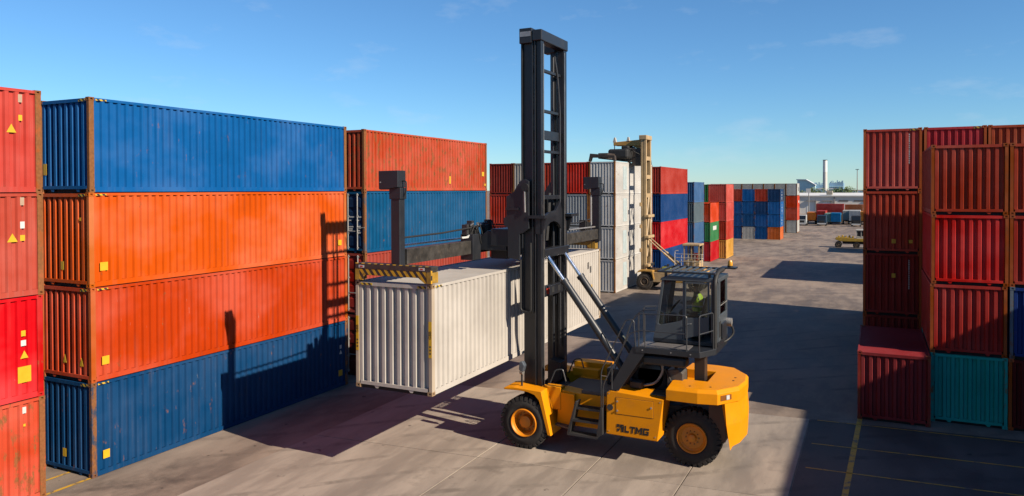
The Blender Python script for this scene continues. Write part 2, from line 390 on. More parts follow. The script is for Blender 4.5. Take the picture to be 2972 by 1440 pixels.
# ------------------------------------------------------------------ containers
MC = {}
def corr(s0, s1, z0, z1, face, pitch, depth, swap, sl=.16):
    # trapezoid sheet running along s at outer coordinate `face`; swap False: s=y, outer=+x ; True: s=x, outer=-y
    n = max(2, round((s1-s0)/pitch)); p = (s1-s0)/n; prof = []
    for i in range(n):
        a = s0+i*p
        prof += [(a, 0), (a+p*(.5-sl), 0), (a+p*.5, 1), (a+p*(1-sl), 1)]
    prof.append((s1, 0))
    vs_ = []
    for z in (z0, z1):
        for s_, d in prof:
            o = face-d*depth
            vs_.append((o, s_, z) if not swap else (s_, -o, z))
    m = len(prof); mb = MB(); mb.add(vs_, [(i, i+1, m+i+1, m+i) for i in range(m-1)])
    return mb
def casting(x0, x1, y0, y1, z0, z1, sy, top):
    mb = MB()
    def face(c, nrm, hole=.42):
        c = [Vector(q) for q in c]; ctr = sum(c, Vector())/4; inn = [ctr+(q-ctr)*hole for q in c]; bk = [q-Vector(nrm)*.05 for q in inn]
        mb.add(c+inn+bk, [(i, (i+1) % 4, 4+(i+1) % 4, 4+i) for i in range(4)]+[(4+i, 4+(i+1) % 4, 8+(i+1) % 4, 8+i) for i in range(4)]+[(8, 9, 10, 11)])
    face([(x1, y0, z0), (x1, y1, z0), (x1, y1, z1), (x1, y0, z1)], (1, 0, 0))
    yo, yi = (y0, y1) if sy < 0 else (y1, y0)
    face([(x0, yo, z0), (x1, yo, z0), (x1, yo, z1), (x0, yo, z1)], (0, sy, 0))
    mb.add([(x0, yi, z0), (x1, yi, z0), (x1, yi, z1), (x0, yi, z1)], [(0, 1, 2, 3)])
    mb.add([(x0, y0, z0), (x0, y1, z0), (x0, y1, z1), (x0, y0, z1)], [(0, 1, 2, 3)])
    zt, zb = (z1, z0) if top else (z0, z1)
    mb.add([(x0, y0, zb), (x1, y0, zb), (x1, y1, zb), (x0, y1, zb)], [(0, 1, 2, 3)])
    face([(x0, y0, zt), (x1, y0, zt), (x1, y1, zt), (x0, y1, zt)], (0, 0, 1 if top else -1))
    return mb
def cmeshes(L, h, w):
    key = (L, h, w)
    if key in MC: return MC[key]
    X, Y = w/2, L/2; d = {}
    M = lambda mb, nm: mb.mesh(nm, None)
    d['side_wall'] = M(corr(-Y+.15, Y-.15, .165, h-.105, X-.012, .278, .060, False, .14), 'side_wall')
    d['end_wall'] = M(corr(-X+.13, X-.13, .20, h-.135, Y-.03, .262, .08, True, .12), 'end_wall')
    mb = MB(); n = max(4, round((L-.2)/.26)); p = (L-.2)/n; prof = []
    for i in range(n):
        a = -Y+.1+i*p; prof += [(a, 0), (a+p*.35, 0), (a+p*.5, 1), (a+p*.85, 1)]
    prof.append((Y-.1, 0)); m = len(prof)
    mb.add([(x, y, h-.035-q*.022) for x in (-X+.04, X-.04) for y, q in prof], [(i, i+1, m+i+1, m+i) for i in range(m-1)])
    d['roof'] = M(mb, 'roof')
    d['floor'] = M(MB().box(-X+.062, X-.062, -Y+.1, Y-.1, -.028, .15), 'floor')
    d['post_a'] = M(MB().prism([(X-.11, -Y+.005), (X-.005, -Y+.005), (X-.005, -Y+.165), (X-.035, -Y+.165), (X-.035, -Y+.06), (X-.11, -Y+.06)], 'z', .10, h-.10), 'corner_post')
    d['post_b'] = M(MB().prism([(X-.11, Y-.005), (X-.005, Y-.005), (X-.005, Y-.165), (X-.035, Y-.165), (X-.035, Y-.06), (X-.11, Y-.06)], 'z', .10, h-.10), 'corner_post')
    for nm, y0, y1, sy in (('a', -Y, -Y+.178, -1), ('b', Y-.178, Y, 1)):
        d['cast_'+nm+'0'] = M(casting(X-.162, X, y0, y1, 0, .118, sy, False), 'corner_casting')
        d['cast_'+nm+'1'] = M(casting(X-.162, X, y0, y1, h-.118, h, sy, True), 'corner_casting')
    d['bottom_rail'] = M(MB().prism([(X-.05, .014), (X-.008, .014), (X-.008, .165), (X-.05, .165)], 'y', -Y+.178, Y-.178), 'bottom_rail')
    d['top_rail'] = M(MB().prism([(X-.06, h-.10), (X-.006, h-.10), (X-.006, h-.016), (X-.06, h-.016)], 'y', -Y+.178, Y-.178), 'top_rail')
    mb = MB().box(-X+.162, X-.162, -Y+.01, -Y+.09, .10, .20)
    for sx in (-1, 1): mb.prism([(sx*.62-.09, .10), (sx*.62+.09, .10), (sx*.62+.05, .02), (sx*.62-.02, .02)], 'y', -Y+.02, -Y+.07)
    d['end_sill'] = M(mb, 'end_sill')
    d['end_header'] = M(MB().box(-X+.162, X-.162, -Y+.008, -Y+.09, h-.135, h-.03), 'end_header')
    # door leaf (right one as seen from outside; the other is its mirror)
    for nm, x0, x1 in (('door_l', -X+.12, -.008), ('door_r', .008, X-.12)):
        mb = MB().box(x0, x1, -Y+.045, -Y+.08, .20, h-.14)
        for q in range(4):
            za = .28+q*(h-.48)/4; zb = za+(h-.48)/4-.10
            mb.add([(x0+.1, -Y+.044, za), (x1-.1, -Y+.044, za), (x1-.1, -Y+.044, zb), (x0+.1, -Y+.044, zb),
                    (x0+.16, -Y+.020, za+.06), (x1-.16, -Y+.020, za+.06), (x1-.16, -Y+.020, zb-.06), (x0+.16, -Y+.020, zb-.06)],
                   [(0, 1, 5, 4), (1, 2, 6, 5), (2, 3, 7, 6), (3, 0, 4, 7), (4, 5, 6, 7)])
        d[nm] = M(mb, 'door')
        for q, t in enumerate((.22, .72)):
            xb = x0+(x1-x0)*t; b2 = MB().cyl((xb, -Y+.0, .16), (xb, -Y+.0, h-.10), .026, 8)
            for zz in (.22, .9, 1.7, h-.2): b2.box(xb-.06, xb+.06, -Y-.012, -Y+.02, zz, zz+.06)
            b2.box(xb-.02, xb+.42, -Y-.018, -Y-.006, 1.0+.18*q, 1.04+.18*q)
            d[nm+'bar%d' % q] = M(b2, 'lock_bar')
    d['hz_side'] = M(MB().box(X-.007, X-.002, -Y+.22, -Y+.58, h-.095, h-.045), 'hazard_stripe')
    d['hz_end'] = M(MB().box(X-.50, X-.20, -Y+.003, -Y+.009, h-.125, h-.045), 'hazard_stripe')
    MC[key] = d
    return d

SLOPE = math.atan(.0132)
NCONT = [0]
def container(x1, y0, z, L, h, color, label, group=None, w=2.438, post=None, fade=.4, rust=.15, prust=.55, front='wall', detail=2, tilt=0.0, hz=False, castc=None):
    NCONT[0] += 1
    d = cmeshes(L, h, w); r = thing('shipping_container', (x1-w/2, y0+L/2, z), label, 'container', group)
    r.rotation_euler = (-tilt, 0, 0)
    body = paint(color, fade, rust); pm = paint(post or color, .5, prust)
    def put(nm, key, mat, rot=0.0, par=r, mirror=False):
        o = link(nm, d[key], par)
        o.material_slots[0].link = 'OBJECT'; o.material_slots[0].material = mat
        if rot: o.rotation_euler[2] = rot
        return o
    pi = math.pi
    put('side_wall', 'side_wall', body); put('side_wall', 'side_wall', body, pi)
    put('roof', 'roof', body)
    if front == 'wall': put('end_wall', 'end_wall', body)
    else:
        for q in ('door_l', 'door_r'):
            dd = put('door', q, paint(front, .3, .12))
            put('lock_bar', q+'bar0', STEEL2, 0, dd); put('lock_bar', q+'bar1', STEEL2, 0, dd)
    put('end_wall', 'end_wall', body, pi)
    if detail >= 1:
        put('floor', 'floor', DARK)
        for k2 in ('post_a', 'post_b'):
            put('corner_post', k2, pm); put('corner_post', k2, pm, pi)
        for k2, mm in (('bottom_rail', pm if detail == 1 else body), ('top_rail', body), ('end_sill', body), ('end_header', body)):
            put(k2, k2, mm); put(k2, k2, mm, pi)
    if detail >= 2:
        cm = paint(castc or post or color, .5, prust+.1)
        for k2 in ('cast_a0', 'cast_a1', 'cast_b0', 'cast_b1'):
            put('corner_casting', k2, cm); put('corner_casting', k2, cm, pi)
    if hz:
        put('hazard_stripe', 'hz_side', HAZ); put('hazard_stripe', 'hz_end', HAZX)
    r['dims'] = (L, h, w)
    return r
STEEL2 = basic('galvanised_bar', (.55, .54, .52), .45, metal=.3, var=.15)

def sticker(c, side, s_, zc, ws, hs_, mat, shape='rect', name='sticker'):
    # side '+x': s_ measured from the near end along y; '-y': s_ measured from the right-hand edge leftwards
    L, h, w = c['dims']; X, Y = w/2, L/2; mb = MB()
    poly = [(-ws/2, -hs_/2), (ws/2, -hs_/2), (ws/2, hs_/2), (-ws/2, hs_/2)] if shape == 'rect' else [(-ws/2, -hs_/2), (ws/2, -hs_/2), (0, hs_/2)]
    if side == '+x': mb.prism([(-Y+s_+a, zc+b) for a, b in poly], 'x', X-.0125, X-.007)
    else: mb.prism([(X-s_+a, zc+b) for a, b in poly], 'y', -Y+.024, -Y+.030)
    me = mb.mesh(name, mat); o = link(name, me, c); return o

def text_part(body, size, mat, parent, mtx, name='lettering', extrude=.001, shear=0.0):
    cu = bpy.data.curves.new(name, 'FONT'); cu.body = body; cu.size = size; cu.extrude = extrude; cu.align_x = 'CENTER'; cu.align_y = 'CENTER'; cu.shear = shear
    tmp = bpy.data.objects.new('tmp', cu); COL.objects.link(tmp)
    dg = bpy.context.evaluated_depsgraph_get(); me = bpy.data.meshes.new_from_object(tmp.evaluated_get(dg))
    bpy.data.objects.remove(tmp); bpy.data.curves.remove(cu)
    me.transform(mtx); me.materials.clear(); me.materials.append(mat)
    return link(name, me, parent)
# letter plane facing +x (reading along +y) and facing -y (reading along +x)
FX = Matrix(((0, 0, 1, 0), (1, 0, 0, 0), (0, 1, 0, 0), (0, 0, 0, 1)))
FY = Matrix(((1, 0, 0, 0), (0, 0, -1, 0), (0, 1, 0, 0), (0, 0, 0, 1)))

SC, HC = 2.591, 2.896
L20, L40 = 6.058, 12.192
LV = {1: 'bottom of', 2: 'second from bottom in', 3: 'third from bottom in', 4: 'topmost of', 0: ''}
def stack(x1, y0, L, h, levels, where, group, z=None, names=None, tilt=0.0, **kw):
    """levels from the bottom up: (colour hex, colour words, extra kwargs)"""
    out = []; n = len(levels); zb = ground_z(y0) if z is None else z
    for i, lv in enumerate(levels):
        hexc, words = lv[0], lv[1]; ex = dict(kw); ex.update(lv[2] if len(lv) > 2 else {})
        pos = 'topmost' if i == n-1 else ['lowest', 'second up', 'third up', 'fourth up'][i]
        if n == 1: pos = 'standing alone'
        lab = '%s container, %s, %s' % (words, pos, where)
        jx, jy = random.uniform(-.018, .018), random.uniform(-.02, .02)
        out.append(container(x1+jx, y0+jy+math.sin(tilt)*i*h, zb+i*(h+.004)+.004-(tilt*L/2 if tilt else 0), L, h, hexc, lab, group, tilt=tilt, **ex))
    return out

RW = -21.32
BEIGE = basic('beige_plate', (.55, .38, .26), .6)
# --- left row, nearest stack (cut by the picture's left edge)
A = stack(RW, 13.15-L40, L40, HC, [('#E85A3C', 'faded orange-red', dict(rust=.5, prust=1.0)), ('#F60F1E', 'bright scarlet', dict(fade=.2, rust=.05, prust=.3, post='#E02020')),
     ('#D9604F', 'faded pinkish red', dict(fade=1.0, prust=.75, post='#C06A3A')), ('#E2554A', 'pale red', dict(fade=.8, prust=.8, post='#C0602A'))],
     'in the stack cut by the left edge', 'containers stacked at the far left')
def near_far(c, s_from_far): return c['dims'][0]-s_from_far
for c, items in ((A[3], [(.82, 1.78, .26, .24, YDEC, 'tri'), (.58, 2.08, .10, .16, YDEC, 'rect'), (.58, 2.62, .11, .22, BEIGE, 'rect')]),
                 (A[2], [(.85, 1.66, .28, .24, YDEC, 'tri'), (.58, 1.64, .13, .16, YDEC, 'rect'), (.58, 2.0, .12, .19, WHITE, 'rect'), (.58, 2.66, .11, .22, BEIGE, 'rect')]),
                 (A[1], [(.55, 1.87, .12, .16, YDEC, 'rect'), (.55, 1.60, .14, .16, WHITE, 'rect'), (.53, 1.28, .22, .22, YDEC, 'tri'), (.53, .72, .36, .45, YDEC, 'rect')]),
                 (A[0], [(.58, 2.2, .06, .07, YDEC, 'rect'), (.58, 2.62, .10, .18, WHITE, 'rect')])):
    for s_, zc, ws, hs_, mt, shp in items: sticker(c, '+x', L40-s_, zc, ws, hs_, mt, shp)
# --- left row, second stack
B = stack(RW, 14.56, L40, HC, [('#004A80', 'dark blue', dict(hz=True, fade=.35, rust=.22, prust=.75, post='#40506A')), ('#DC4A18', 'deep orange', dict(hz=True, fade=.5, rust=.2, prust=.2, post='#D86A30')),
     ('#F4661E', 'bright orange', dict(hz=True, fade=.35, rust=.12, prust=.15, post='#E07834')), ('#006AB8', 'bright blue', dict(hz=True, fade=.3, rust=.18, prust=.95, post='#7A6A5A'))],
     'in the long stack left of the mast', 'containers of the long stack at left')
for c, items in ((B[0], [('+x', .48, .62, .22, .26, YDEC, 'rect'), ('+x', 11.7, 1.78, .12, .16, WHITE, 'rect'), ('+x', 11.7, 1.55, .18, .18, WHITE, 'tri'), ('+x', 11.68, .62, .26, .26, YDEC, 'rect'), ('-y', 1.36, .60, .16, .26, YDEC, 'rect')]),
                 (B[1], [('+x', .48, .62, .24, .26, YDEC, 'rect'), ('-y', 1.30, .64, .16, .26, YDEC, 'tri'), ('-y', .50, .60, .16, .26, YDEC, 'tri')]),
                 (B[2], [('+x', .48, .62, .26, .26, YDEC, 'rect'), ('+x', 11.72, .62, .24, .24, YDEC, 'rect'), ('-y', 1.34, .63, .14, .26, YDEC, 'rect'), ('-y', .46, 2.08, .08, .10, YDEC, 'rect')]),
                 (B[3], [('-y', 2.2, .72, .16, .36, YDEC, 'rect')])):
    for sd, s_, zc, ws, hs_, mt, shp in items: sticker(c, sd, s_, zc, ws, hs_, mt, shp)
# --- left row, third stack
Cs = stack(RW, 28.05, L40, HC, [('#7A2A22', 'dark red', dict(front='#7A2018')), ('#B84C3E', 'dull brick red', dict(fade=.8, front='#B83226', prust=.7, post='#A04A30')),
     ('#0E6296', 'mid blue door-ended', dict(fade=.5, rust=.2, front='#143A66', prust=.8, post='#6A6A70')), ('#DC5A3A', 'scratched orange-red', dict(fade=.9, rust=.52, prust=.8, post='#A84A2A'))],
     'in the stack between long left stack and mast', 'containers of the third stack at left')
for s_, zc, ws, hs_ in ((11.7, 1.0, .26, .26), (12.0-.05, .35, .14, .14), (7.8, .6, .16, .42)): sticker(Cs[3], '+x', s_, zc, ws, hs_, YDEC)
sticker(Cs[3], '-y', 1.9, 2.05, .3, .42, YDEC, 'tri')
mb = MB()
for zz, xa, ww in ((1.66, .28, .36), (1.66, .72, .30), (1.50, .72, .18), (1.50, .30, .14), (1.20, .30, .26), (1.10, .30, .22), (1.22, .74, .24), (1.12, .74, .26), (1.02, .74, .2), (.92, .74, .24), (1.02, .30, .2)):
    mb.box(xa-.02, xa-.02+ww, -L40/2+.013, -L40/2+.018, zz, zz+.055)
link('white_lettering', mb.mesh('white_lettering', WHITE), Cs[2])

# --- block of ends further along the left row (white with rusty frames), lifted onto by the second machine
PATCH = basic('pale_blue_paint', (.50, .60, .62), .6, var=.12, scale=2, dirt=.2)
WPOST = dict(post='#C08838', prust=.95, rust=.26, fade=.5)
wht = lambda c='#D4D6D2': (c, 'white', dict(WPOST))
red = lambda c='#D83A24', wd='red': (c, wd, dict(rust=.12, prust=.5))
Dc = [([red('#A83A2A', 'brown-red'), red('#C04030', 'brick red'), red('#D2402C'), red('#A03226', 'dark red')], 'leftmost column of container ends behind the mast'),
      ([wht(), wht('#BFC4C6'), red('#CC3C2A'), wht('#CFCBC2')], 'second column of container ends behind the mast'),
      ([wht(), red('#BC3424'), wht('#C2C6C8'), red('#C8442E')], 'middle column, hidden by the tall dark mast'),
      ([wht('#BFC4C6'), wht('#C8CCCC'), wht('#BEC4C8'), red('#E83420', 'vivid red')], 'column of ends just right of the dark mast'),
      ([wht('#ECE8E2'), wht('#EAE8E4'), wht('#ECEAE6'), wht('#EEECE8')], 'rust-framed white stack beside the beige lift truck')]
for i, (lv, where) in enumerate(Dc):
    cs_ = stack(-20.4-(4-i)*2.50, 62.4, L40, HC, lv, where, 'containers in the block behind the mast', z=-.36, tilt=0)
    if i == 4:
        for c_ in cs_: sticker(c_, '+x', 2.9, 1.45, 1.1, 2.1, PATCH, name='pale_blue_patch')
# --- beyond
stack(-19.86, 76.0, L40, HC, [('#164A90', 'blue', dict(prust=.3)), ('#EC1E2A', 'scarlet', dict(prust=.25)), ('#0F4A8C', 'royal blue', dict(prust=.3)), ('#CC4232', 'brick red', dict(prust=.3))],
      'stack right of the beige lift truck', 'containers right of the beige lift truck', z=-.46)
stack(-20.26, 93.6, L20, SC, [('#2E5C9C', 'deep blue', {}), ('#4C78AA', 'steel blue', {}), ('#70828C', 'grey', {}), ('#4C7AB0', 'pale blue', {})],
      'narrow blue-grey stack past the red and blue one', 'containers of the narrow blue-grey stack', z=-.70)
stack(-19.43, 99.6, L20, SC, [('#DC1824', 'red', {}), ('#4A9A60', 'green', {}), ('#F45220', 'orange', {})], 'three-high stack before the salmon and yellow one', 'containers of the three-high stack', z=-.86)
G0 = stack(-20.95, 105.6, L20, SC, [('#C03A2A', 'dark red', {}), ('#E86450', 'coral', {}), ('#3C8A50', 'mid green', {}), ('#3E9A58', 'bright green', {})], 'column peeping out left of the salmon stack', 'containers beside the salmon stack', z=-.93)
G2 = stack(-18.44, 105.6, L20, SC, [('#F2B450', 'yellow', {}), ('#DC4A38', 'red', {}), ('#EC6258', 'salmon', {}), ('#EE6A5C', 'pale salmon', {})], 'nearest the open lane, past the green one', 'containers of the salmon stack', z=-.93)
BL = lambda c, w_='blue': (c, w_, {})
Hc = [[BL('#1E5C9C'), BL('#1C62A8'), BL('#1A66B0'), BL('#C04A30', 'brick red')], [BL('#1E5C9C'), BL('#1C62A8'), BL('#1E66AE'), BL('#CC4A34', 'rust red')],
      [BL('#E0DCD4', 'white'), BL('#20609C'), BL('#1868B0'), BL('#1470C0', 'bright blue')], [BL('#1A60A4'), BL('#1C66B0'), BL('#174C84', 'dark blue'), BL('#D24A34', 'orange-red')],
      [BL('#F07832', 'orange'), BL('#1A72C0'), BL('#1A72C0', 'light blue'), BL('#1E4A7C', 'navy')]]
Hh = []
for i, lv in enumerate(Hc):
    Hh.append(stack(-17.04-(4-i)*2.50, 158.6, L20, SC, lv, 'column %s of the far blue block' % ['hidden leftmost', 'leftmost visible', 'second visible', 'third visible', 'rightmost'][i], 'containers of the far blue block', z=-1.6, detail=1))
for lvl, words in ((1, 1), (2, 1), (3, 0)):
    c = Hh[4][lvl]
    mb = MB()
    for zz, rr in ((1.9, .16), (1.35, .34), (.8, .26), (.5, .2)): mb.box(L20*0+2.438/2-.012, 2.438/2-.004, -rr, rr, zz-.14, zz+.14)
    link('white_emblem', mb.mesh('white_emblem', WHITE), c)
W4 = lambda c='#D6D6D0': (c, 'white', dict(WPOST))
for i in range(8):
    lv = [W4('#CFCFCA'), W4(), W4('#CACCC8'), W4()] if i < 7 else [W4('#DCDCD6'), ('#EC6248', 'coral', {}), ('#F0502A', 'orange-red', {}), W4('#E4E6E4')]
    cs = stack(-16.12-(7-i)*2.50, 184.6, L20, HC, lv, '%s column, white block behind the far blue one' % ['eighth', 'seventh', 'sixth', 'fifth', 'fourth', 'third', 'second', 'end'][i] + (' from the right' if i < 7 else ' facing the lane'), 'containers of the far white block', z=-1.52, detail=1)
    if i == 7:
        link('dark_emblem', MB().box(1.219-.010, 1.219-.004, .4, 1.5, 1.05, 2.0).mesh('dark_emblem', BDEC), cs[3])
        link('white_emblem', MB().box(1.219-.010, 1.219-.004, .2, 2.0, 1.2, 1.75).mesh('white_emblem', WHITE), cs[2])
link('white_emblem', MB().box(1.219-.010, 1.219-.004, -1.2, 1.2, 1.5, 2.05).mesh('white_emblem', WHITE), bpy.data.objects[[o.name for o in bpy.data.objects if o.get('label', '').startswith('green container')][0]])

# --- right-hand front block
RP = dict(prust=.40, post='#D0682E')
stack(1.92+2.438, 31.88, L20, SC, [('#22D0C0', 'teal', dict(prust=.5)), ('#D83A30', 'dark brick red', RP), ('#FF2014', 'bright red', RP), ('#D85036', 'brown-red', RP)], 'front right column standing on the teal one', 'containers of the front right block')
stack(4.40+2.438, 31.88, L20, SC, [('#7A201C', 'dark maroon', RP), ('#2C4C9C', 'dark blue', dict(post='#8090A0')), ('#D03A28', 'dark red', RP), ('#DC5232', 'rusty brown-red', RP)], 'in the column cut by the right edge', 'containers of the front right block')
stack(1.88, 31.0, L20, SC, [('#A83438', 'dark wine-red', dict(post='#B04038'))], 'lone box in the shade left of the teal one', None)
# --- right-hand back block
Rb = stack(-.456+2.438, 38.75, L40, HC, [('#A83A30', 'dark red', RP), ('#B0382E', 'wine-red', RP), ('#E05C46', 'dull red', dict(RP)), ('#E8665A', 'faded red', dict(RP, hz=True))], 'in the back column nearest the open lane at right', 'containers of the back right block')
stack(2.04+2.438, 38.75, L40, HC, [('#A83A30', 'dark red', RP), ('#A83A30', 'dark brick-red', RP), ('#FF1C1C', 'scarlet', RP), ('#DC4048', 'crimson', dict(RP, hz=True))], 'in the second column of the back block at right', 'containers of the back right block')
stack(4.54+2.438, 38.75, L40, HC, [('#A83A30', 'dark red', RP), ('#A83A30', 'dark brick-red', RP), ('#B84030', 'mid red', RP), ('#D0603C', 'orange-brown', dict(RP, hz=True))], 'in the back block at the right edge', 'containers of the back right block')
for c, items in ((Rb[2], [(1.15, .55, .17, .2), (.45, .55, .16, .16)]), (Rb[1], [(1.15, 1.85, .16, .2)])):
    for s_, zc, ws, hs_ in items: sticker(c, '-y', s_, zc, ws, hs_, YDEC)
for c, xo in ((Rb[3], .70), (Rb[1], .70)):
    mb = MB()
    for q in range(14): mb.box(xo-.02, xo+.02, -L40/2+.022, -L40/2+.026, 1.25+q*.1, 1.25+q*.1+random.uniform(.04, .08))
    link('white_lettering', mb.mesh('white_lettering', WHITE), c)
# --- stacks behind and beside whose shadows lie across the yard
HD = dict(detail=0)
for nm, x1, y0, L_, h_, n in (('right row, just past the back block', 2.0, 51.2, L20, HC, 4), ('right row, ending at the sunlit gap', 2.0, 57.3, 2.991, HC, 4),
                         ('right row, first beyond the sunlit gap', 4.0, 79.6, L40, SC, 3), ('right row, second beyond the sunlit gap', 4.0, 91.9, L40, SC, 3), ('right row, far low block', 4.0, 125.5, L40, SC, 2)):
    stack(x1, y0, L_, h_, [('#B04A34', 'red-brown', {}), ('#A83A30', 'dark red', {}), ('#8A4030', 'brown', {}), ('#B0442E', 'brick red', {})][:n], nm, 'containers behind the right-hand blocks', **HD)
for j, y0 in enumerate((18.8, 6.5, -5.8, -18.1)):
    stack(14.1+2.438, y0, L40, SC, [('#A83A30', 'dark red', {}), ('#1C5A98', 'blue', {}), ('#C8502E', 'orange', {}), ('#8A3A2C', 'brown', {})], 'row beside the camera, place %s' % ['one', 'two', 'three', 'four'][j], 'containers beside the camera', detail=0)

# --- the lifted white container
WL, WH, WW = 14.75, 3.25, 2.74
wc = container(-11.52, 18.28, 2.735, WL, WH, '#E4DDD4', 'white high container held up by the yellow lift truck', None, w=WW, post='#D9C8B2', fade=.3, rust=.03, prust=.16, hz=True, castc='#B89A78')
wc['category'] = 'container'
link('yellow_strip', MB().box(WW/2-.115, WW/2-.012, -WL/2-.001, -WL/2+.004, 1.12, 2.18).mesh('yellow_strip', YDEC), wc)
link('yellow_strip', MB().box(-WW/2+.012, -WW/2+.115, -WL/2-.001, -WL/2+.004, 1.12, 2.18).mesh('yellow_strip', YDEC), wc)
rot = Matrix.Rotation(R(90), 4, 'Z')
for sx in (-1, 1):
    text_part('GBB', .13, BDEC, wc, Matrix.Translation((sx*(WW/2-.063), -WL/2-.003, 1.78)) @ FY @ rot, extrude=.001)
    mb = MB()
    for q in range(3): mb.box(sx*(WW/2-.063)-.025, sx*(WW/2-.063)+.025, -WL/2-.004, -WL/2-.001, 1.22+q*.1, 1.27+q*.1)
    link('small_print', mb.mesh('small_print', GREASE), wc)
for y_, z_ in ((13.6, 1.55), (13.2, 2.6), (13.5, 2.4)): sticker(wc, '+x', y_, z_, .10, .30, YDEC if z_ < 2 else STEEL)
mb = MB().box(-WW/2+.19, -WW/2+.62, -WL/2+.001, -WL/2+.008, WH-.115, WH-.05)
link('hazard_stripe', mb.mesh('hazard_stripe', HAZX), wc)
# ------------------------------------------------------------------ the yellow lift truck (faces -x, mast at the front)
YC = 24.4
T = thing('container_lift_truck', (-7.5, YC, 0), 'large yellow lift truck with tall dark mast holding the white container', 'lift truck')
def wheel(cx, yo, side, r, wdt, parent, ctr, deep, name='wheel', rimr=.47, mats=None):
    """side -1: outer face towards -y"""
    ty, rm, rd = mats or (TYRE, RIM, RIMD)
    s = side; o_ = yo; i_ = yo-s*wdt                       # outer / inner axial position
    prof = [(o_-s*.05, rimr), (o_-s*.015, rimr+.06), (o_, rimr+.16), (o_-s*.01, r-.22), (o_-s*.035, r-.10), (o_-s*.06, r-.055), (i_+s*.06, r-.055), (i_, r-.2), (i_+s*.02, rimr+.08), (i_+s*.05, rimr)]
    w = MB().lathe(prof, (cx, 0, ctr), 'y', 56).build(name, ty, parent, smooth=True)
    lg = MB(); nl = 30
    for k in range(nl):
        a = 2*math.pi*k/nl
        for half in (0, 1):
            a2 = a+(math.pi/nl if half else 0)
            ya, yb = (o_-s*.015, o_-s*wdt*.52) if half == 0 else (i_+s*.015, o_-s*wdt*.48)
            da = .62*math.pi/nl
            vs_ = []
            for yy, rr, sk in ((ya, r-.13, 0), (ya-s*.02*(1 if half == 0 else -1), r, 0), (yb, r, .05), (yb, r-.07, .05)):
                for sg in (-1, 1):
                    an = a2+sg*da+sk
                    vs_.append((cx+rr*math.cos(an), yy, ctr+rr*math.sin(an)))
            lg.add(vs_, [(0, 1, 3, 2), (2, 3, 5, 4), (4, 5, 7, 6), (0, 2, 4, 6), (1, 7, 5, 3)])
    lg.build('tread_lugs', ty, w)
    dp = deep
    rp_ = [(o_-s*.05, rimr+.005), (o_+s*.0, rimr+.0), (o_+s*.012, rimr-.02), (o_-s*.01, rimr-.05), (o_-s*.07, rimr-.065), (o_-s*.09, rimr-.10), (o_-s*dp, rimr-.13), (o_-s*dp, .02)]
    MB().lathe(rp_, (cx, 0, ctr), 'y', 48).build('rim', rm, w, smooth=True)
    hp = .20 if dp > .2 else .115
    h_ = MB().lathe([(o_-s*dp, hp+.02), (o_-s*(dp-.16 if dp > .2 else dp-.10), hp), (o_-s*(dp-.18 if dp > .2 else dp-.12), hp-.04), (o_-s*(dp-.18 if dp > .2 else dp-.12), .001)], (cx, 0, ctr), 'y', 28)
    h_.build('hub', rm, w, smooth=True)
    bt = MB()
    for k in range(10):
        a = 2*math.pi*k/10; rr = hp+.09; x_, z_ = cx+rr*math.cos(a), ctr+rr*math.sin(a)
        bt.cyl((x_, o_-s*(dp+.01), z_), (x_, o_-s*(dp-.035), z_), .022, 6)
    bt.build('wheel_nuts', rd, w)
    return w
wheel(-10.58, 22.50, -1, .875, .60, T, .87, .30)
wheel(-10.58, 26.30, 1, .875, .60, T, .87, .30)
wheel(-5.12, 23.28, -1, .90, .56, T, .895, .12)
wheel(-5.12, 25.52, 1, .90, .56, T, .895, .12)
MB().cyl((-10.58, 23.0, .87), (-10.58, 25.8, .87), .28, 16).build('drive_axle', GRY, T)
MB().cyl((-5.12, 23.7, .895), (-5.12, 25.1, .895), .22, 16).build('steer_axle', GRY, T)

# chassis
MB().box(-10.2, -4.2, 23.75, 25.05, .75, 1.75).build('chassis', WORN, T, bevel=.02)
# fenders (near and far)
def fender(ya, yb):
    prof = [(-11.32, 1.93), (-11.30, 1.99), (-10.95, 2.04), (-9.93, 2.0), (-9.58, .56), (-9.70, .58), (-9.93, 1.42), (-10.02, 1.70), (-10.18, 1.86), (-10.42, 1.93), (-10.75, 1.95)]
    o = MB().prism(prof, 'y', ya, yb).build('fender', YEL, T, bevel=.015)
    return o
fender(22.50, 23.42); fender(25.38, 26.30)
MB().box(-10.05, -9.45, 23.06, 23.44, 1.30, 2.06).build('fender_box', YEL, T, bevel=.02)
MB().box(-10.05, -9.45, 25.36, 25.74, 1.30, 2.06).build('fender_box', YEL, T, bevel=.02)
# body between fender and side panel
MB().prism([(-9.62, .86), (-8.92, .82), (-7.70, .82), (-7.70, 1.92), (-8.92, 1.92), (-9.50, 1.98)], 'y', 23.12, 23.72).build('recess_panel', YEL, T, bevel=.015)
MB().prism([(-9.62, .86), (-8.92, .82), (-7.70, .82), (-7.70, 1.92), (-8.92, 1.92), (-9.50, 1.98)], 'y', 25.08, 25.68).build('recess_panel', YEL, T, bevel=.015)
MB().prism([(-9.60, 22.95), (-9.0, 22.72), (-8.96, 23.13), (-9.6, 23.13)], 'z', .80, .86).build('kick_plate', DECK, T)
MB().prism([(-9.58, 23.10), (-8.93, 22.98), (-8.93, 23.13), (-9.58, 23.13)], 'z', .86, 1.90).build('gusset_panel', YEL, T, bevel=.01)
MB().box(-9.55, -7.55, 23.70, 25.10, 1.78, 1.93).build('deck', DECK, T, bevel=.01)
MB().box(-8.75, -7.75, 23.16, 24.0, 1.922, 2.03).build('deck_step', DECK, T, bevel=.015)
MB().box(-8.35, -7.6, 24.6, 25.6, 1.93, 2.5).build('battery_box', GRY, T, bevel=.03)
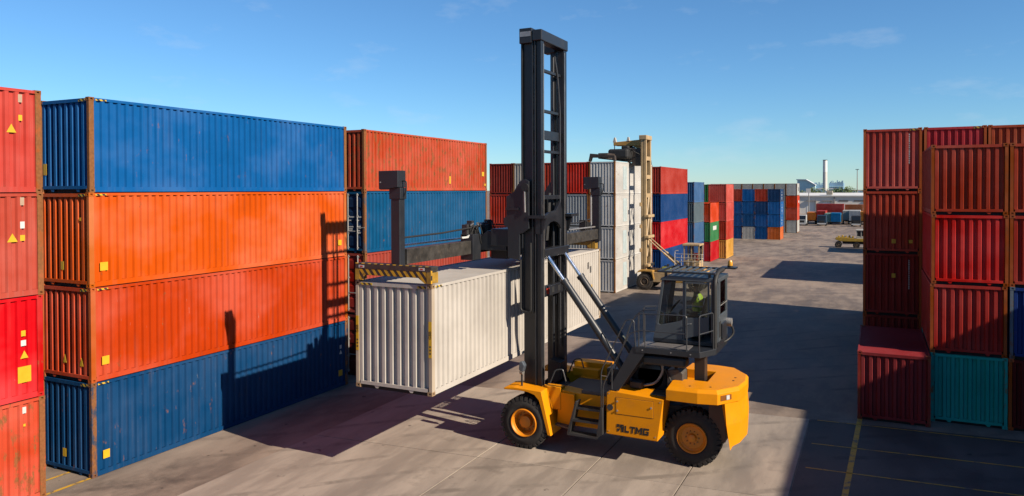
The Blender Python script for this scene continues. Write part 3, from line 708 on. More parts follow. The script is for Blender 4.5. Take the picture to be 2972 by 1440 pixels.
MB().box(-10.0, -8.6, 25.7, 26.25, 1.92, 2.36).build('far_locker', YEL, T, bevel=.03)
MB().box(-9.9, -8.9, 25.3, 25.69, 1.92, 2.2).build('far_locker', YEL, T, bevel=.03)
# side panels with access door
def side_panel(ya, yb, yo, s):
    p_ = MB().prism([(-7.70, .89), (-6.02, .87), (-5.83, 2.20), (-7.55, 2.30), (-7.68, 2.22)], 'y', ya, yb).build('side_panel', YEL, T, bevel=.025)
    MB().box(-7.36, -6.16, yo-.012 if s < 0 else yo-.004, yo+.004 if s < 0 else yo+.012, 1.58, 2.10).build('access_door', YEL, p_, bevel=.006)
    fr = MB()
    fr.box(-7.372, -6.148, yo-.003, yo+.003, 2.10, 2.112); fr.box(-7.372, -6.148, yo-.003, yo+.003, 1.568, 1.58); fr.box(-7.372, -7.36, yo-.003, yo+.003, 1.568, 2.112); fr.box(-6.16, -6.148, yo-.003, yo+.003, 1.568, 2.112)
    fr.build('door_gap', BDEC, p_)
    for x_, z_ in ((-7.32, 1.98), (-7.32, 1.68), (-6.22, 1.9)):
        MB().cyl((x_, yo+s*.010, z_), (x_, yo+s*.035, z_), .03, 10).build('latch', STEEL, p_)
    v = MB().cyl((-7.56, yo+s*.001, 1.76), (-7.56, yo+s*.022, 1.76), .10, 20).build('filler_cap', WORN, p_)
    return p_
SP = side_panel(22.60, 23.60, 22.60, -1)
side_panel(25.20, 26.20, 26.20, 1)
MB().box(-7.6, -6.0, 23.60, 25.20, 1.0, 1.9).build('engine_bay', GRY, T)
MB().box(-6.35, -5.83, 22.95, 23.55, 2.205, 2.245).build('grey_cover', basic('cover_olive', (.11, .10, .075), .6), T, bevel=.01)

# lettering on the side panel: emblem + LTMG in slanted block letters
lt = MB()
def glyph(polys, x0, z0, sx, sz, sl=.12):
    for pl in polys:
        lt.prism([(x0+(px_+sl*pz)*sx, z0+pz*sz) for px_, pz in pl], 'y', 22.592, 22.599)
EM = [[(0, 1), (.42, 1), (.28, .62), (0, .52)], [(.50, 1), (1.0, 1), (.62, .50), (.36, .62)], [(.62, .46), (1.0, .9), (1.0, 0), (.72, 0)], [(.06, .40), (.54, .42), (.32, 0), (.2, 0)]]
LL = [[(0, 0), (.26, 0), (.26, 1), (0, 1)], [(.26, 0), (.9, 0), (.9, .27), (.26, .27)]]
TT = [[(0, .74), (.95, .74), (.95, 1), (0, 1)], [(.34, 0), (.62, 0), (.62, .74), (.34, .74)]]
MM = [[(0, 0), (.22, 0), (.22, 1), (0, 1)], [(.22, 1), (.46, .52), (.46, .16), (.22, .62)], [(.46, .16), (.46, .52), (.70, 1), (.70, .62)], [(.70, 0), (.92, 0), (.92, 1), (.70, 1)]]
GG = [[(0, 0), (.26, 0), (.26, 1), (0, 1)], [(.26, .74), (.95, .74), (.95, 1), (.26, 1)], [(.26, 0), (.95, 0), (.95, .25), (.26, .25)], [(.68, .25), (.95, .25), (.95, .55), (.68, .55)], [(.48, .42), (.68, .42), (.68, .55), (.48, .55)]]
lx, lz, lh = -7.36, 1.02, .215
glyph(EM, lx, lz, .24, lh*1.1); lx += .275
for gl_, wd in ((LL, .16), (TT, .17), (MM, .235), (GG, .2)):
    glyph(gl_, lx, lz, wd, lh); lx += wd*1.04
lt.build('lettering', BDEC, SP)
for xx, zz in ((-7.6, 1.0), (-6.1, 1.0), (-5.95, 2.1), (-7.6, 2.2)): MB().cyl((xx, 22.602, zz), (xx, 22.59, zz), .018, 8).build('bolt', STEEL, SP)
MB().box(-6.75, -6.35, 22.594, 22.599, 1.05, 1.052).build('seam', BDEC, SP)

# access steps on the near side
st = MB()
st.prism([(-8.72, 1.82), (-8.66, 1.82), (-8.86, .76), (-9.02, .74), (-9.0, .86)], 'y', 22.60, 22.78)
st_o = MB().prism([(-9.03, .74), (-8.93, .74), (-8.68, 1.80), (-8.74, 1.80)], 'y', 22.55, 22.95).build('step_frame', WORN, T, bevel=.008)
MB().prism([(-8.0, .74), (-7.78, .86), (-7.80, 1.72), (-7.86, 1.72)], 'y', 22.50, 22.95).build('step_frame', WORN, T, bevel=.008)
for z_, xa, xb, ya in ((.76, -8.98, -7.95, 22.46), (1.20, -8.82, -7.84, 22.56), (1.58, -8.74, -7.84, 22.66)):
    tr = MB().box(xa, xb, ya, ya+.03, z_-.05, z_+.02).box(xa, xb, ya+.30, ya+.33, z_-.05, z_+.02)
    for q in range(22):
        xx = xa+(xb-xa)*q/21; tr.box(xx-.01, xx+.01, ya+.03, ya+.30, z_-.02, z_+.012)
    tr.build('step_tread', WORN, T)

# counterweight
plan = [(-5.76, 22.60), (-4.80, 22.60), (-4.22, 22.72), (-3.70, 23.50), (-3.60, 24.4), (-3.70, 25.30), (-4.22, 26.08), (-4.80, 26.20), (-5.76, 26.20), (-5.76, 25.15), (-4.72, 25.15), (-4.72, 23.75), (-5.40, 23.75), (-5.76, 23.45)]
cwm = MB(); n_p = len(plan); cc = Vector((-4.9, 24.4))
def inset(pt, d, k):
    if k > 8: return pt
    v_ = Vector(pt); dirn = Vector((-.55 if k in (2, 3, 4, 5, 6) else (.6 if k in (0, 8) else 0), (1 if pt[1] < 24.4 else -1) if k not in (4,) else 0))
    return tuple(v_+dirn*d)
rows = [[(x, y, 2.20) for x, y in plan], [(x, y, 2.53) for x, y in plan], [(*inset(pq, .10, k), 2.63) for k, pq in enumerate(plan)]]
cwm.add(sum(rows, []), [tuple(range(n_p))[::-1], tuple(range(2*n_p, 3*n_p))]+[(r_*n_p+i_, r_*n_p+(i_+1) % n_p, (r_+1)*n_p+(i_+1) % n_p, (r_+1)*n_p+i_) for r_ in (0, 1) for i_ in range(n_p)])
cw = cwm.build('counterweight', YEL, T, bevel=.012)
MB().box(-5.76, -4.72, 23.75, 25.15, 2.05, 2.34).build('counterweight_well', YEL, cw)
low = [(-4.05, 22.98), (-3.92, 23.2), (-3.72, 23.56), (-3.62, 24.4), (-3.72, 25.24), (-3.92, 25.6), (-4.05, 25.82)]
mb = MB()
q0 = [(x, y) for x, y in low]; nq = len(q0); inn = [(-4.35, 23.3), (-4.35, 25.5)]
top_ = [(x, y, 2.195) for x, y in q0]+[(-4.22, 25.5, 2.195), (-4.22, 23.3, 2.195)]
mid_ = [(x+.05, y, 1.55) for x, y in q0]+[(-4.10, 25.5, 1.55), (-4.10, 23.3, 1.55)]
bot_ = [(x+.16 if i in (0, nq-1) else x+.02, y, .86+.06*math.cos(i-3)) for i, (x, y) in enumerate(q0)]+[(-3.9, 25.5, .86), (-3.9, 23.3, .86)]
m_ = nq+2
mb.add(top_+mid_+bot_, [tuple(range(m_)), tuple(range(2*m_, 3*m_))[::-1]]+[(r_*m_+i, r_*m_+(i+1) % m_, (r_+1)*m_+(i+1) % m_, (r_+1)*m_+i) for r_ in (0, 1) for i in range(m_)])
mb.build('lower_counterweight', YEL, cw, bevel=.02)
MB().box(-4.6, -4.1, 23.35, 25.45, .9, 2.19).build('rear_frame', basic('frame_brown', (.10, .035, .012), .6), T)
# tail lamp on the slanted rear corner
def on_edge(p0, p1, t0, t1, z0, z1, out, th=.012):
    a = Vector(p0).lerp(Vector(p1), t0); b = Vector(p0).lerp(Vector(p1), t1); d = (b-a).normalized(); n_ = Vector((d.y, -d.x))
    return MB().prism([(a+n_*out)[:], (b+n_*out)[:], (b+n_*(out+th))[:], (a+n_*(out+th))[:]], 'z', z0, z1)
e0, e1 = (-4.22, 22.72), (-3.70, 23.50)
on_edge(e0, e1, .14, .62, 2.31, 2.47, .002).build('tail_lamp', basic('tail_lamp_brown', (.30, .10, .015), .4), cw)
on_edge(e0, e1, .38, .52, 2.325, 2.455, .016).build('tail_lamp_lens', WHITE, cw)
for px_, py_ in ((-5.1, 22.95), (-4.5, 23.1), (-4.0, 24.2), (-4.0, 24.6)):
    MB().cyl((px_, py_, 2.60), (px_, py_, 2.640), .035, 10).build('lifting_eye', DARK, cw)

# cab column, platform and stair
MB().box(-5.20, -4.86, 24.05, 24.45, 2.3, 3.62).build('cab_column', basic('column_brown', (.035, .022, .016), .5), T, bevel=.02)
MB().prism([(-6.95, 23.45), (-6.72, 22.58), (-4.72, 22.58), (-4.36, 23.3), (-4.36, 25.2), (-6.95, 25.2)], 'z', 3.60, 3.78).build('platform', GRY, T, bevel=.01)
MB().box(-6.65, -5.1, 22.68, 23.42, 3.782, 3.80).build('tread_plate', basic('grating', (.16, .15, .15), .6, bump=.4, scale=8), T)
for x_, y_ in ((-6.5, 22.577), (-5.6, 22.577), (-5.0, 22.577)):
    MB().cyl((x_, y_, 3.69), (x_, y_-.012, 3.69), .022, 8).build('bolt', STEEL, T)
for y_ in (22.60, 23.30):
    MB().prism([(-7.62, 2.31), (-7.28, 2.31), (-6.42, 3.60), (-6.55, 3.78), (-6.80, 3.78)], 'y', y_, y_+.05).build('stair_stringer', GRY, T, bevel=.008)
for q in range(4):
    z_ = 2.55+q*.29; x_ = -7.36+q*.2
    MB().box(x_-.12, x_+.14, 22.65, 23.30, z_, z_+.035).build('stair_tread', WORN, T)
MB().box(-6.6, -5.2, 22.85, 23.35, 3.18, 3.48).build('air_tank', GRY, T, bevel=.08)
MB().prism([(-5.95, 2.4), (-5.45, 2.4), (-5.45, 2.85), (-5.6, 2.98), (-5.95, 2.92)], 'y', 23.5, 24.2).build('hydraulic_block', basic('block_grey', (.10, .09, .08), .55, dirt=.4), T, bevel=.02)
MB().cyl((-5.75, 23.85, 2.9), (-5.75, 23.85, 3.6), .05, 10).build('steering_pipe', BLK, T)
MB().box(-7.45, -6.0, 23.7, 25.1, 1.9, 2.9).build('engine_hood', DARK, T, bevel=.05)
MB().lathe([(-.3, .02), (-.3, .42), (-.26, .48), (.26, .48), (.3, .42), (.3, .02)], (-6.55, 24.0, 2.62), 'y', 26).build('air_filter', GRY, T, smooth=True)
MB().tube([(-6.9, 23.5, 2.3), (-6.3, 23.5, 2.45), (-6.05, 23.5, 2.9), (-6.2, 23.5, 3.35), (-6.45, 23.5, 3.5)], .045, 8, .2).build('exhaust_elbow', STEEL, T, smooth=True)
MB().tube([(-6.0, 23.45, 2.95), (-5.75, 23.4, 2.5), (-5.4, 23.5, 2.35)], .03, 8, .1).build('hose', BLK, T, smooth=True)
MB().box(-7.1, -6.7, 23.2, 23.6, 2.3, 2.5).build('valve_block', WORN, T, bevel=.02)

# handrails
RAIL = basic('rail_grey', (.05, .052, .058), .4, var=.15)
def rail(pts, r_=.021, bend=.1): return MB().tube(pts, r_, 8, bend).build('handrail', RAIL, T, smooth=True)
y_ = 22.60
rail([(-6.62, y_, 3.72), (-6.62, y_, 4.83), (-5.12, y_, 4.86), (-5.12, y_, 3.74)]); rail([(-6.62, y_, 4.30), (-5.12, y_, 4.30)], .018); rail([(-6.42, y_, 3.72), (-6.42, y_, 4.83)], .018)
rail([(-4.74, y_, 3.74), (-4.74, y_, 4.88), (-4.46, 23.3, 4.9), (-4.46, 23.3, 3.74)]); rail([(-4.74, y_, 4.32), (-4.46, 23.3, 4.34)], .018)
rail([(-7.86, y_, 1.0), (-7.86, y_, 2.9), (-7.02, y_, 4.62), (-6.78, y_, 4.62), (-6.72, y_, 3.70)], .02, .18); rail([(-7.80, y_, .95), (-7.80, y_, 2.45), (-6.9, y_, 4.20), (-6.62, y_, 4.28)], .02, .18)
rail([(-7.50, y_, 2.35), (-7.50, y_, 3.2)], .02)
rail([(-7.78, 23.28, 2.4), (-7.02, 23.28, 4.5), (-6.7, 23.28, 4.85), (-6.25, 23.28, 4.85)], .02, .15)
rail([(-6.66, 23.3, 3.74), (-6.66, 23.3, 4.95), (-6.3, 23.5, 4.95)], .02)

# cab
cy0, cy1 = 23.50, 25.20
def prf(z): return -6.42+(z-3.8)*.16 if z < 5.9 else -6.1          # front slope
cab = MB().prism([(-6.40, 3.80), (-4.35, 3.80), (-4.35, 3.92), (-6.40, 3.92)], 'y', cy0, cy1).build('cab_floor', GRY, T, bevel=.01)
CABM = GRYB
MB().prism([(-6.40, 3.92), (-5.46, 3.92), (-5.46, 4.58), (-5.56, 4.52), (-6.16, 4.36), (-6.30, 4.42)], 'y', cy0, cy0+.05).build('cab_panel', CABM, T, bevel=.012)
dr = MB().prism([(-5.38, 3.98), (-4.62, 4.2), (-4.62, 4.70), (-5.38, 4.64)], 'y', cy0-.012, cy0+.04).build('cab_door', CABM, T, bevel=.012)
MB().prism([(-5.38, 4.64), (-5.34, 4.645), (-5.34, 5.74), (-4.67, 5.74), (-4.67, 4.70), (-4.62, 4.70), (-4.62, 5.79), (-5.38, 5.79)], 'y', cy0-.012, cy0+.04).build('door_frame', CABM, dr)
MB().prism([(-5.34, 4.645), (-4.67, 4.70), (-4.67, 5.74), (-5.34, 5.74)], 'y', cy0+.005, cy0+.013).build('pane', GLASS, dr)
MB().tube([(-5.31, cy0-.03, 4.45), (-5.31, cy0-.05, 4.45), (-5.18, cy0-.05, 4.47), (-5.18, cy0-.02, 4.47)], .014, 6).build('door_handle', STEEL, dr)
def pillar(a, b, w_=.05, mat=None):
    (x0, y0, z0), (x1, y1, z1) = a, b
    o = MB(); o.add([(x0-w_, y0-w_, z0), (x0+w_, y0-w_, z0), (x0+w_, y0+w_, z0), (x0-w_, y0+w_, z0), (x1-w_, y1-w_, z1), (x1+w_, y1-w_, z1), (x1+w_, y1+w_, z1), (x1-w_, y1+w_, z1)],
          [(0, 3, 2, 1), (4, 5, 6, 7), (0, 1, 5, 4), (1, 2, 6, 5), (2, 3, 7, 6), (3, 0, 4, 7)])
    return o.build('cab_pillar', mat or CABM, T, bevel=.012)
for yy in (cy0+.05, cy1-.05):
    pillar((-6.34, yy, 3.92), (-6.08, yy, 5.84), .045); pillar((-5.425, yy, 3.92), (-5.425, yy, 5.84), .035); pillar((-4.47, yy, 3.92), (-4.47, yy, 5.84), .09)
MB().prism([(-6.18, 5.80), (-4.33, 5.80), (-4.33, 5.93), (-5.9, 5.96), (-6.14, 5.88)], 'y', cy0-.02, cy1+.02).build('cab_roof', CABM, T, bevel=.02)
MB().box(-5.38, -4.5, cy1-.06, cy1-.01, 3.92, 4.6).build('cab_panel', CABM, T); MB().prism([(-6.40, 3.92), (-5.46, 3.92), (-5.46, 4.5), (-6.30, 4.4)], 'y', cy1-.05, cy1).build('cab_panel', CABM, T)
MB().add([(-6.27, cy0+.02, 4.42), (-6.14, cy0+.02, 4.36), (-5.56, cy0+.02, 4.52), (-5.47, cy0+.02, 4.6), (-5.47, cy0+.02, 5.76), (-6.08, cy0+.02, 5.76)], [(0, 1, 2, 3, 4, 5)]).build('side_pane', GLASS, T)
MB().add([(-6.27, cy1-.02, 4.42), (-5.47, cy1-.02, 4.5), (-5.47, cy1-.02, 5.76), (-6.08, cy1-.02, 5.76)], [(0, 1, 2, 3)]).build('side_pane', GLASS, T)
MB().add([(-5.37, cy1-.02, 4.6), (-4.56, cy1-.02, 4.6), (-4.56, cy1-.02, 5.78), (-5.37, cy1-.02, 5.76)], [(0, 1, 2, 3)]).build('side_pane', GLASS, T)
MB().add([(-6.37, cy0+.1, 4.1), (-6.37, cy1-.1, 4.1), (-6.10, cy1-.1, 5.78), (-6.10, cy0+.1, 5.78)], [(0, 1, 2, 3)]).build('windscreen', GLASS, T)
# rear wall of the cab with window and service panel
rw_ = MB().box(-4.42, -4.36, cy0+.15, cy1, 3.92, 4.72); rw_.box(-4.42, -4.36, cy0+.15, cy0+.45, 4.72, 5.8); rw_.box(-4.42, -4.36, cy1-.1, cy1, 4.72, 5.8)
rw_.build('rear_wall', CABM, T, bevel=.01)
MB().box(-4.395, -4.387, cy0+.45, cy1-.1, 4.72, 5.8).build('rear_window', GLASS, T)
MB().box(-4.36, -4.352, cy0+.45, cy1-.1, 5.02, 5.05).build('window_bar', STEEL, T)
MB().box(-4.365, -4.30, 24.05, 24.75, 3.95, 4.45).build('service_box', GRY, T, bevel=.03)
MB().box(-4.357, -4.345, 23.75, 23.98, 4.05, 4.55).build('service_slot', DARK, T, bevel=.02)
MB().cyl((-4.36, 25.0, 4.35), (-4.18, 25.0, 4.35), .14, 16).build('fan_motor', STEEL, T, smooth=True)
MB().tube([(-4.21, 25.0, 4.3), (-4.11, 25.05, 4.0), (-4.26, 24.9, 3.8), (-4.46, 24.6, 3.7)], .035, 8, .15).build('hose', BLK, T, smooth=True)
MB().tube([(-4.44, 23.44, 3.72), (-4.44, 23.44, 5.85), (-4.42, 23.75, 6.1), (-4.35, 24.3, 6.15)], .075, 12, .2).build('intake_pipe', BLK, T, smooth=True)
# roof guard
gd = MB(); z0_, z1_ = 6.05, 6.11
for ya, yb in ((cy0-.08, cy0-.0), (cy1-.02, cy1+.06)): gd.box(-6.25, -4.42, ya, yb, z0_, z1_)
for xa, xb in ((-6.25, -6.17), (-4.50, -4.42)): gd.box(xa, xb, cy0, cy1-.02, z0_, z1_)
gd.build('roof_guard', GRY, T, bevel=.01)
for q in range(7):
    xx = -6.0+q*.22; MB().box(xx, xx+.05, cy0, cy1-.02, z0_+.005, z1_-.005).build('guard_bar', GRYB, T)
for xx, yy in ((-6.0, cy0+.05), (-4.62, cy0+.05), (-6.0, cy1-.08), (-4.62, cy1-.08)): MB().box(xx-.04, xx+.04, yy-.02, yy+.03, 5.88, 6.06).build('guard_stay', GRY, T)
MB().box(-4.50, -4.02, 24.7, 25.15, 6.12, 6.17).build('beacon_shelf', GRY, T)
bc = MB().cyl((-4.22, 24.9, 6.17), (-4.22, 24.9, 6.22), .09, 14).build('beacon_base', BLK, T)
MB().lathe([(0, .08), (.12, .075), (.17, .05), (.18, .001)], (-4.22, 24.9, 6.22), 'z', 16).build('beacon_lens', AMBER, bc, smooth=True)
MB().lathe([(-.05, .001), (-.05, .07), (.03, .08), (.05, .001)], (-4.55, 23.6, 5.66), 'x', 14).build('work_lamp', BLK, T, smooth=True)
# seat, console and wheel
se = MB().box(-5.42, -4.92, 24.05, 24.6, 4.45, 4.62).build('seat', BLK, T, bevel=.05)
MB().prism([(-5.02, 4.58), (-4.84, 4.58), (-4.72, 5.25), (-4.84, 5.28)], 'y', 24.05, 24.6).build('seat_back', BLK, se, bevel=.05)
MB().box(-5.35, -4.98, 24.15, 24.5, 3.92, 4.45).build('seat_base', GRY, se)
MB().box(-6.12, -5.9, 24.0, 24.6, 3.92, 4.62).build('dashboard', BLK, T, bevel=.05)
sw = MB(); cw_, n_ = Vector((-5.86, 24.3, 4.93)), 26
ax = Vector((-.75, 0, .66)).normalized(); u_ = Vector((0, 1, 0)); w_ = ax.cross(u_)
sw.tube([cw_+(u_*math.cos(2*math.pi*i/n_)+w_*math.sin(2*math.pi*i/n_))*.20 for i in range(n_+1)], .017, 6)
for i in range(3): sw.tube([cw_, cw_+(u_*math.cos(2.1*i+.5)+w_*math.sin(2.1*i+.5))*.20], .012, 5)
sw.tube([cw_, cw_+Vector((-.18, 0, -.25))], .03, 8)
sw.build('steering_wheel', BLK, T, smooth=True)
MB().box(-6.12, -6.06, 23.62, 23.80, 4.36, 4.72).build('side_mirror', basic('mirror_pale', (.45, .5, .48), .3), T, bevel=.02)
MB().tube([(-5.95, 23.75, 4.3), (-6.02, 23.72, 5.3)], .012, 6).build('grab_wire', STEEL, T)

# tilt cylinders
for yy, xt in ((23.62, -10.22), (25.18, -10.22)):
    a = Vector((xt, yy, 6.50)); b = Vector((-7.02, yy, 2.20)); m = a.lerp(b, .205)
    cy = MB().cyl(m, b, .125, 18).cyl(m, m+(b-m).normalized()*.12, .145, 18).build('tilt_cylinder', GRY, T, smooth=True)
    MB().cyl(a, m+(b-m).normalized()*.1, .062, 14).build('piston_rod', CHROME, cy, smooth=True)
    MB().cyl((a.x-.02, yy-.13, a.z), (a.x-.02, yy+.13, a.z), .09, 12).build('rod_eye', GRY, cy, smooth=True)
    MB().cyl((b.x, yy-.2, b.z), (b.x, yy+.2, b.z), .11, 12).build('pivot', WORN, cy, smooth=True)
MB().box(-7.42, -7.20, 24.4, 24.75, 3.0, 3.25).build('floodlight', BLK, T, bevel=.02)
MB().tube([(-7.3, 24.6, 2.5), (-7.3, 24.6, 3.0)], .025, 6).build('floodlight_stem', BLK, T)

# front lamps and mirror posts on both fenders
for yy in (22.82, 26.05):
    MB().cyl((-10.78, yy, 2.03), (-10.78, yy, 2.62), .035, 10).build('lamp_post', BLK, T)
    MB().lathe([(-.07, .001), (-.07, .08), (.05, .10), (.06, .001)], (-10.78, yy+.02, 2.50), 'x', 16).build('headlamp', STEEL, T, smooth=True)
    MB().prism([(-10.86, 2.58), (-10.70, 2.52), (-10.64, 2.74), (-10.72, 2.88), (-10.84, 2.86)], 'y', yy-.10, yy+.10).build('mirror', basic('mirror_shell', (.10, .12, .15), .25), T, bevel=.03)
for yy in (23.5, 25.3):
    MB().tube([(-10.05, yy, 2.0), (-9.85, yy+.05, 2.5), (-9.6, yy+.1, 2.55), (-9.45, yy+.12, 2.0)], .025, 7, .08).build('hose_guard', RAIL, T, smooth=True)

# mast
def channel(x0, x1, y0, y1, z0, z1, web, open_side, fl=.05):
    # web plate between two flanges, opening towards -y (near) or +y (far) so that the recess shows
    o = MB()
    if open_side < 0: o.box(x0+fl, x1-fl, y0+web, y1, z0, z1)
    else: o.box(x0+fl, x1-fl, y0, y1-web, z0, z1)
    o.box(x0, x0+fl-.002, y0, y1, z0, z1); o.box(x1-fl+.002, x1, y0, y1, z0, z1)
    return o
MASTM = basic('mast_dark', (.018, .020, .026), .38, var=.18, scale=1.2, dirt=.15)
for yy0, yy1, sd in ((23.10, 23.34, -1), (25.16, 25.42, 1)):
    channel(-10.92 if sd < 0 else -10.70, -10.47, yy0, yy1, 4.5, 14.15, .10, sd).build('inner_upright', MASTM, T, bevel=.008)
    channel(-10.42, -10.16, yy0, yy1, .75, 14.08, .07, sd, .045).build('outer_upright', MASTM, T, bevel=.008)
    MB().box(-10.88, -10.44, yy0+.12, yy1-.02, .75, 7.7).build('lower_rail', MASTM, T, bevel=.01)
    MB().box(-10.96, -10.50, yy0-.05, yy1+.05, 13.72, 14.24).build('top_block', MASTM, T, bevel=.02)
    MB().box(-10.93, -10.53, yy0-.06, yy0-.05, 13.95, 14.12).build('block_slot', STEEL if sd < 0 else GRY, T)
    MB().cyl((-10.56, 23.40 if sd < 0 else 25.08, 1.2), (-10.56, 23.40 if sd < 0 else 25.08, 13.6), .055, 14).build('lift_cylinder', GRY, T, smooth=True)
MB().box(-10.46, -10.12, 23.05, 25.47, 13.78, 14.16).build('top_beam', MASTM, T, bevel=.03)
for z_, hh in ((12.85, .10), (11.45, .10), (10.62, .32), (10.05, .10), (8.45, .14)):
    MB().box(-10.40, -10.28, 23.34, 25.16, z_-hh/2, z_+hh/2).build('cross_member', MASTM, T, bevel=.008)
for yc_ in (23.86, 24.10):
    ch = MB(); z_ = 7.2
    ch.box(-10.66, -10.63, yc_-.035, yc_+.035, 7.2, 13.7)
    q = 0
    while z_ < 13.6:
        ch.box(-10.69, -10.60, yc_-.06, yc_+.06, z_, z_+.075); z_ += .125
    ch.build('lift_chain', basic('chain_brown', (.055, .04, .03), .6, metal=.3), T)
MB().tube([(-10.30, 24.6, 13.5), (-10.25, 24.75, 12.9), (-10.25, 25.0, 11.6), (-10.28, 25.06, 9.0), (-10.28, 25.06, 3.0)], .03, 8, .3).build('mast_hose', RAIL, T, smooth=True)
# lower mast cross pieces
MB().box(-10.62, -9.98, 22.95, 23.56, 7.74, 7.84).build('mast_bracket', MASTM, T); MB().box(-10.62, -9.90, 25.2, 25.95, 7.74, 7.84).build('mast_bracket', MASTM, T)
for ya in (23.1, 25.5): MB().prism([(-10.4, 7.74), (-10.0, 7.74), (-10.12, 7.3), (-10.16, 7.2), (-10.4, 7.2)], 'y', ya, ya+.1).build('bracket_gusset', MASTM, T)
ar = [(23.45, 7.76), (23.45, 6.45), (23.62, 6.45), (23.62, 7.1)]
for i in range(9):
    a = math.pi*(1-i/8); ar.append((24.37+.75*math.cos(a), 7.1+.5*math.sin(a)))
ar += [(25.12, 6.45), (25.29, 6.45), (25.29, 7.76), (25.0, 8.3), (24.6, 7.98), (24.0, 7.92)]
MB().prism(ar, 'x', -10.34, -10.24).build('arched_plate', MASTM, T, bevel=.01)
MB().box(-10.42, -10.10, 23.3, 25.45, 6.38, 6.68).build('tilt_beam', MASTM, T, bevel=.02)
MB().box(-10.40, -10.2, 23.42, 25.3, 5.0, 5.36).build('lamp_bar', MASTM, T, bevel=.02)
for yy, mt in ((23.72, REDL), (24.18, DARK), (24.75, DARK)):
    MB().box(-10.205, -10.185, yy-.11, yy+.11, 5.08, 5.29).build('lamp', mt, T, bevel=.03)
MB().box(-10.75, -10.2, 23.42, 25.3, 1.0, 1.6).build('mast_foot', MASTM, T, bevel=.03)
MB().prism([(-10.5, 1.6), (-10.1, 1.9), (-10.1, 2.5), (-10.5, 2.6)], 'y', 24.6, 25.1).build('mast_motor', WORN, T)
MB().tube([(-10.93, 23.06, 6.3), (-10.93, 23.06, 4.55), (-10.55, 23.06, 4.5), (-10.55, 23.06, 6.9)], .035, 6, .12).build('hose_loop', BLK, T, smooth=True)

# carriage
cp = [(-11.16, 8.63), (-10.98, 8.92), (-10.87, 9.05), (-10.72, 9.08), (-10.58, 9.01), (-10.58, 7.39), (-10.80, 7.24), (-10.93, 7.2), (-10.93, 6.30), (-11.39, 6.37), (-11.39, 7.43), (-11.54, 7.48), (-11.54, 7.74), (-11.44, 7.78), (-11.44, 8.48)]
cg = MB().prism(cp, 'y', 22.98, 23.06).build('carriage', GRY, T, bevel=.012)
MB().prism(cp, 'y', 25.64, 25.72).build('carriage_plate', GRY, cg, bevel=.012)
MB().box(-12.1, -11.0, 23.07, 25.63, 6.75, 7.35).build('carriage_arm', GRY, cg, bevel=.02)
MB().box(-11.40, -11.0, 23.06, 25.64, 6.45, 8.40).build('carriage_core', GRY, cg, bevel=.02)
MB().box(-11.44, -10.95, 22.93, 22.98, 8.02, 8.10).build('carriage_rib', GRY, cg)
MB().cyl((-10.70, 22.90, 8.8), (-10.70, 22.98, 8.8), .14, 16).build('carriage_sheave', BLK, cg, smooth=True)
MB().tube([(-10.72, 22.93, 8.78), (-10.70, 22.93, 7.95)], .03, 8).build('side_shift_rod', STEEL, cg, smooth=True)

# spreader
spr = MB().prism([(-12.6, 6.72), (-11.0, 6.72), (-11.0, 7.30), (-11.75, 7.42), (-12.0, 7.22), (-12.6, 7.18)], 'y', 22.3, 26.5).build('spreader_frame', GRY, T, bevel=.02)
spr.location = (-.50, .80, -.13)
MB().prism([(-12.0, 6.36), (-11.35, 6.36), (-11.35, 7.45), (-11.75, 7.45), (-12.0, 6.9)], 'y', 23.05, 23.35).build('spreader_cheek', basic('cheek_grey', (.05, .048, .05), .5), spr, bevel=.015)
MB().prism([(-12.0, 6.36), (-11.35, 6.36), (-11.35, 7.45), (-11.75, 7.45), (-12.0, 6.9)], 'y', 25.4, 25.7).build('spreader_cheek', GRY, spr, bevel=.015)
MB().box(-12.5, -12.0, 21.72, 22.3, 6.40, 7.30).build('sleeve_collar', GRY, spr, bevel=.02)
MB().box(-11.35, -10.8, 26.3, 26.9, 6.40, 7.30).build('sleeve_collar', GRY, spr, bevel=.02)
MB().box(-12.42, -12.08, 17.81, 24.0, 6.62, 7.08).build('near_arm', GREASE, spr, bevel=.015)
MB().box(-11.22, -10.86, 25.2, 31.6, 6.58, 7.04).build('far_arm', GREASE, spr, bevel=.015)
YW = basic('worn_yellow_steel', (.45, .25, .02), .6, var=.4, scale=3, dirt=.85)
def end_unit(x0, x1, ya, yb):
    MB().prism([(x0, 6.50), ((x0+x1)/2, 6.40), (x1, 6.52), (x1, 8.60), (x0, 8.60)], 'y', ya, yb).build('guide_post', GRY, spr, bevel=.02)
    MB().box(x0-.045, x1+.04, ya-.02, yb+.03, 8.58, 8.92).build('post_collar', GRY, spr, bevel=.015)
    MB().prism([(x0-.36, 8.88), (x0-.30, 8.86), (x1, 8.93), (x1, 9.43), (x0-.37, 9.42)], 'y', ya-.10, yb+.04).build('post_head', GRY, spr, bevel=.012)
    MB().cyl((x0-.30, ya-.115, 9.08), (x0-.30, ya-.10, 9.08), .022, 8).build('bolt', STEEL, spr)
    ym = (ya+yb)/2
    MB().tube([(x1-.01, ym, 9.12), (x1+.15, ym, 9.12), (x1+.14, ym, 8.8), (x1+.03, ym, 8.6)], .022, 7, .1).build('post_hose', BLK, spr, smooth=True)
end_unit(-12.47, -12.15, 17.52, 17.80); end_unit(-11.16, -10.80, 31.45, 31.75)
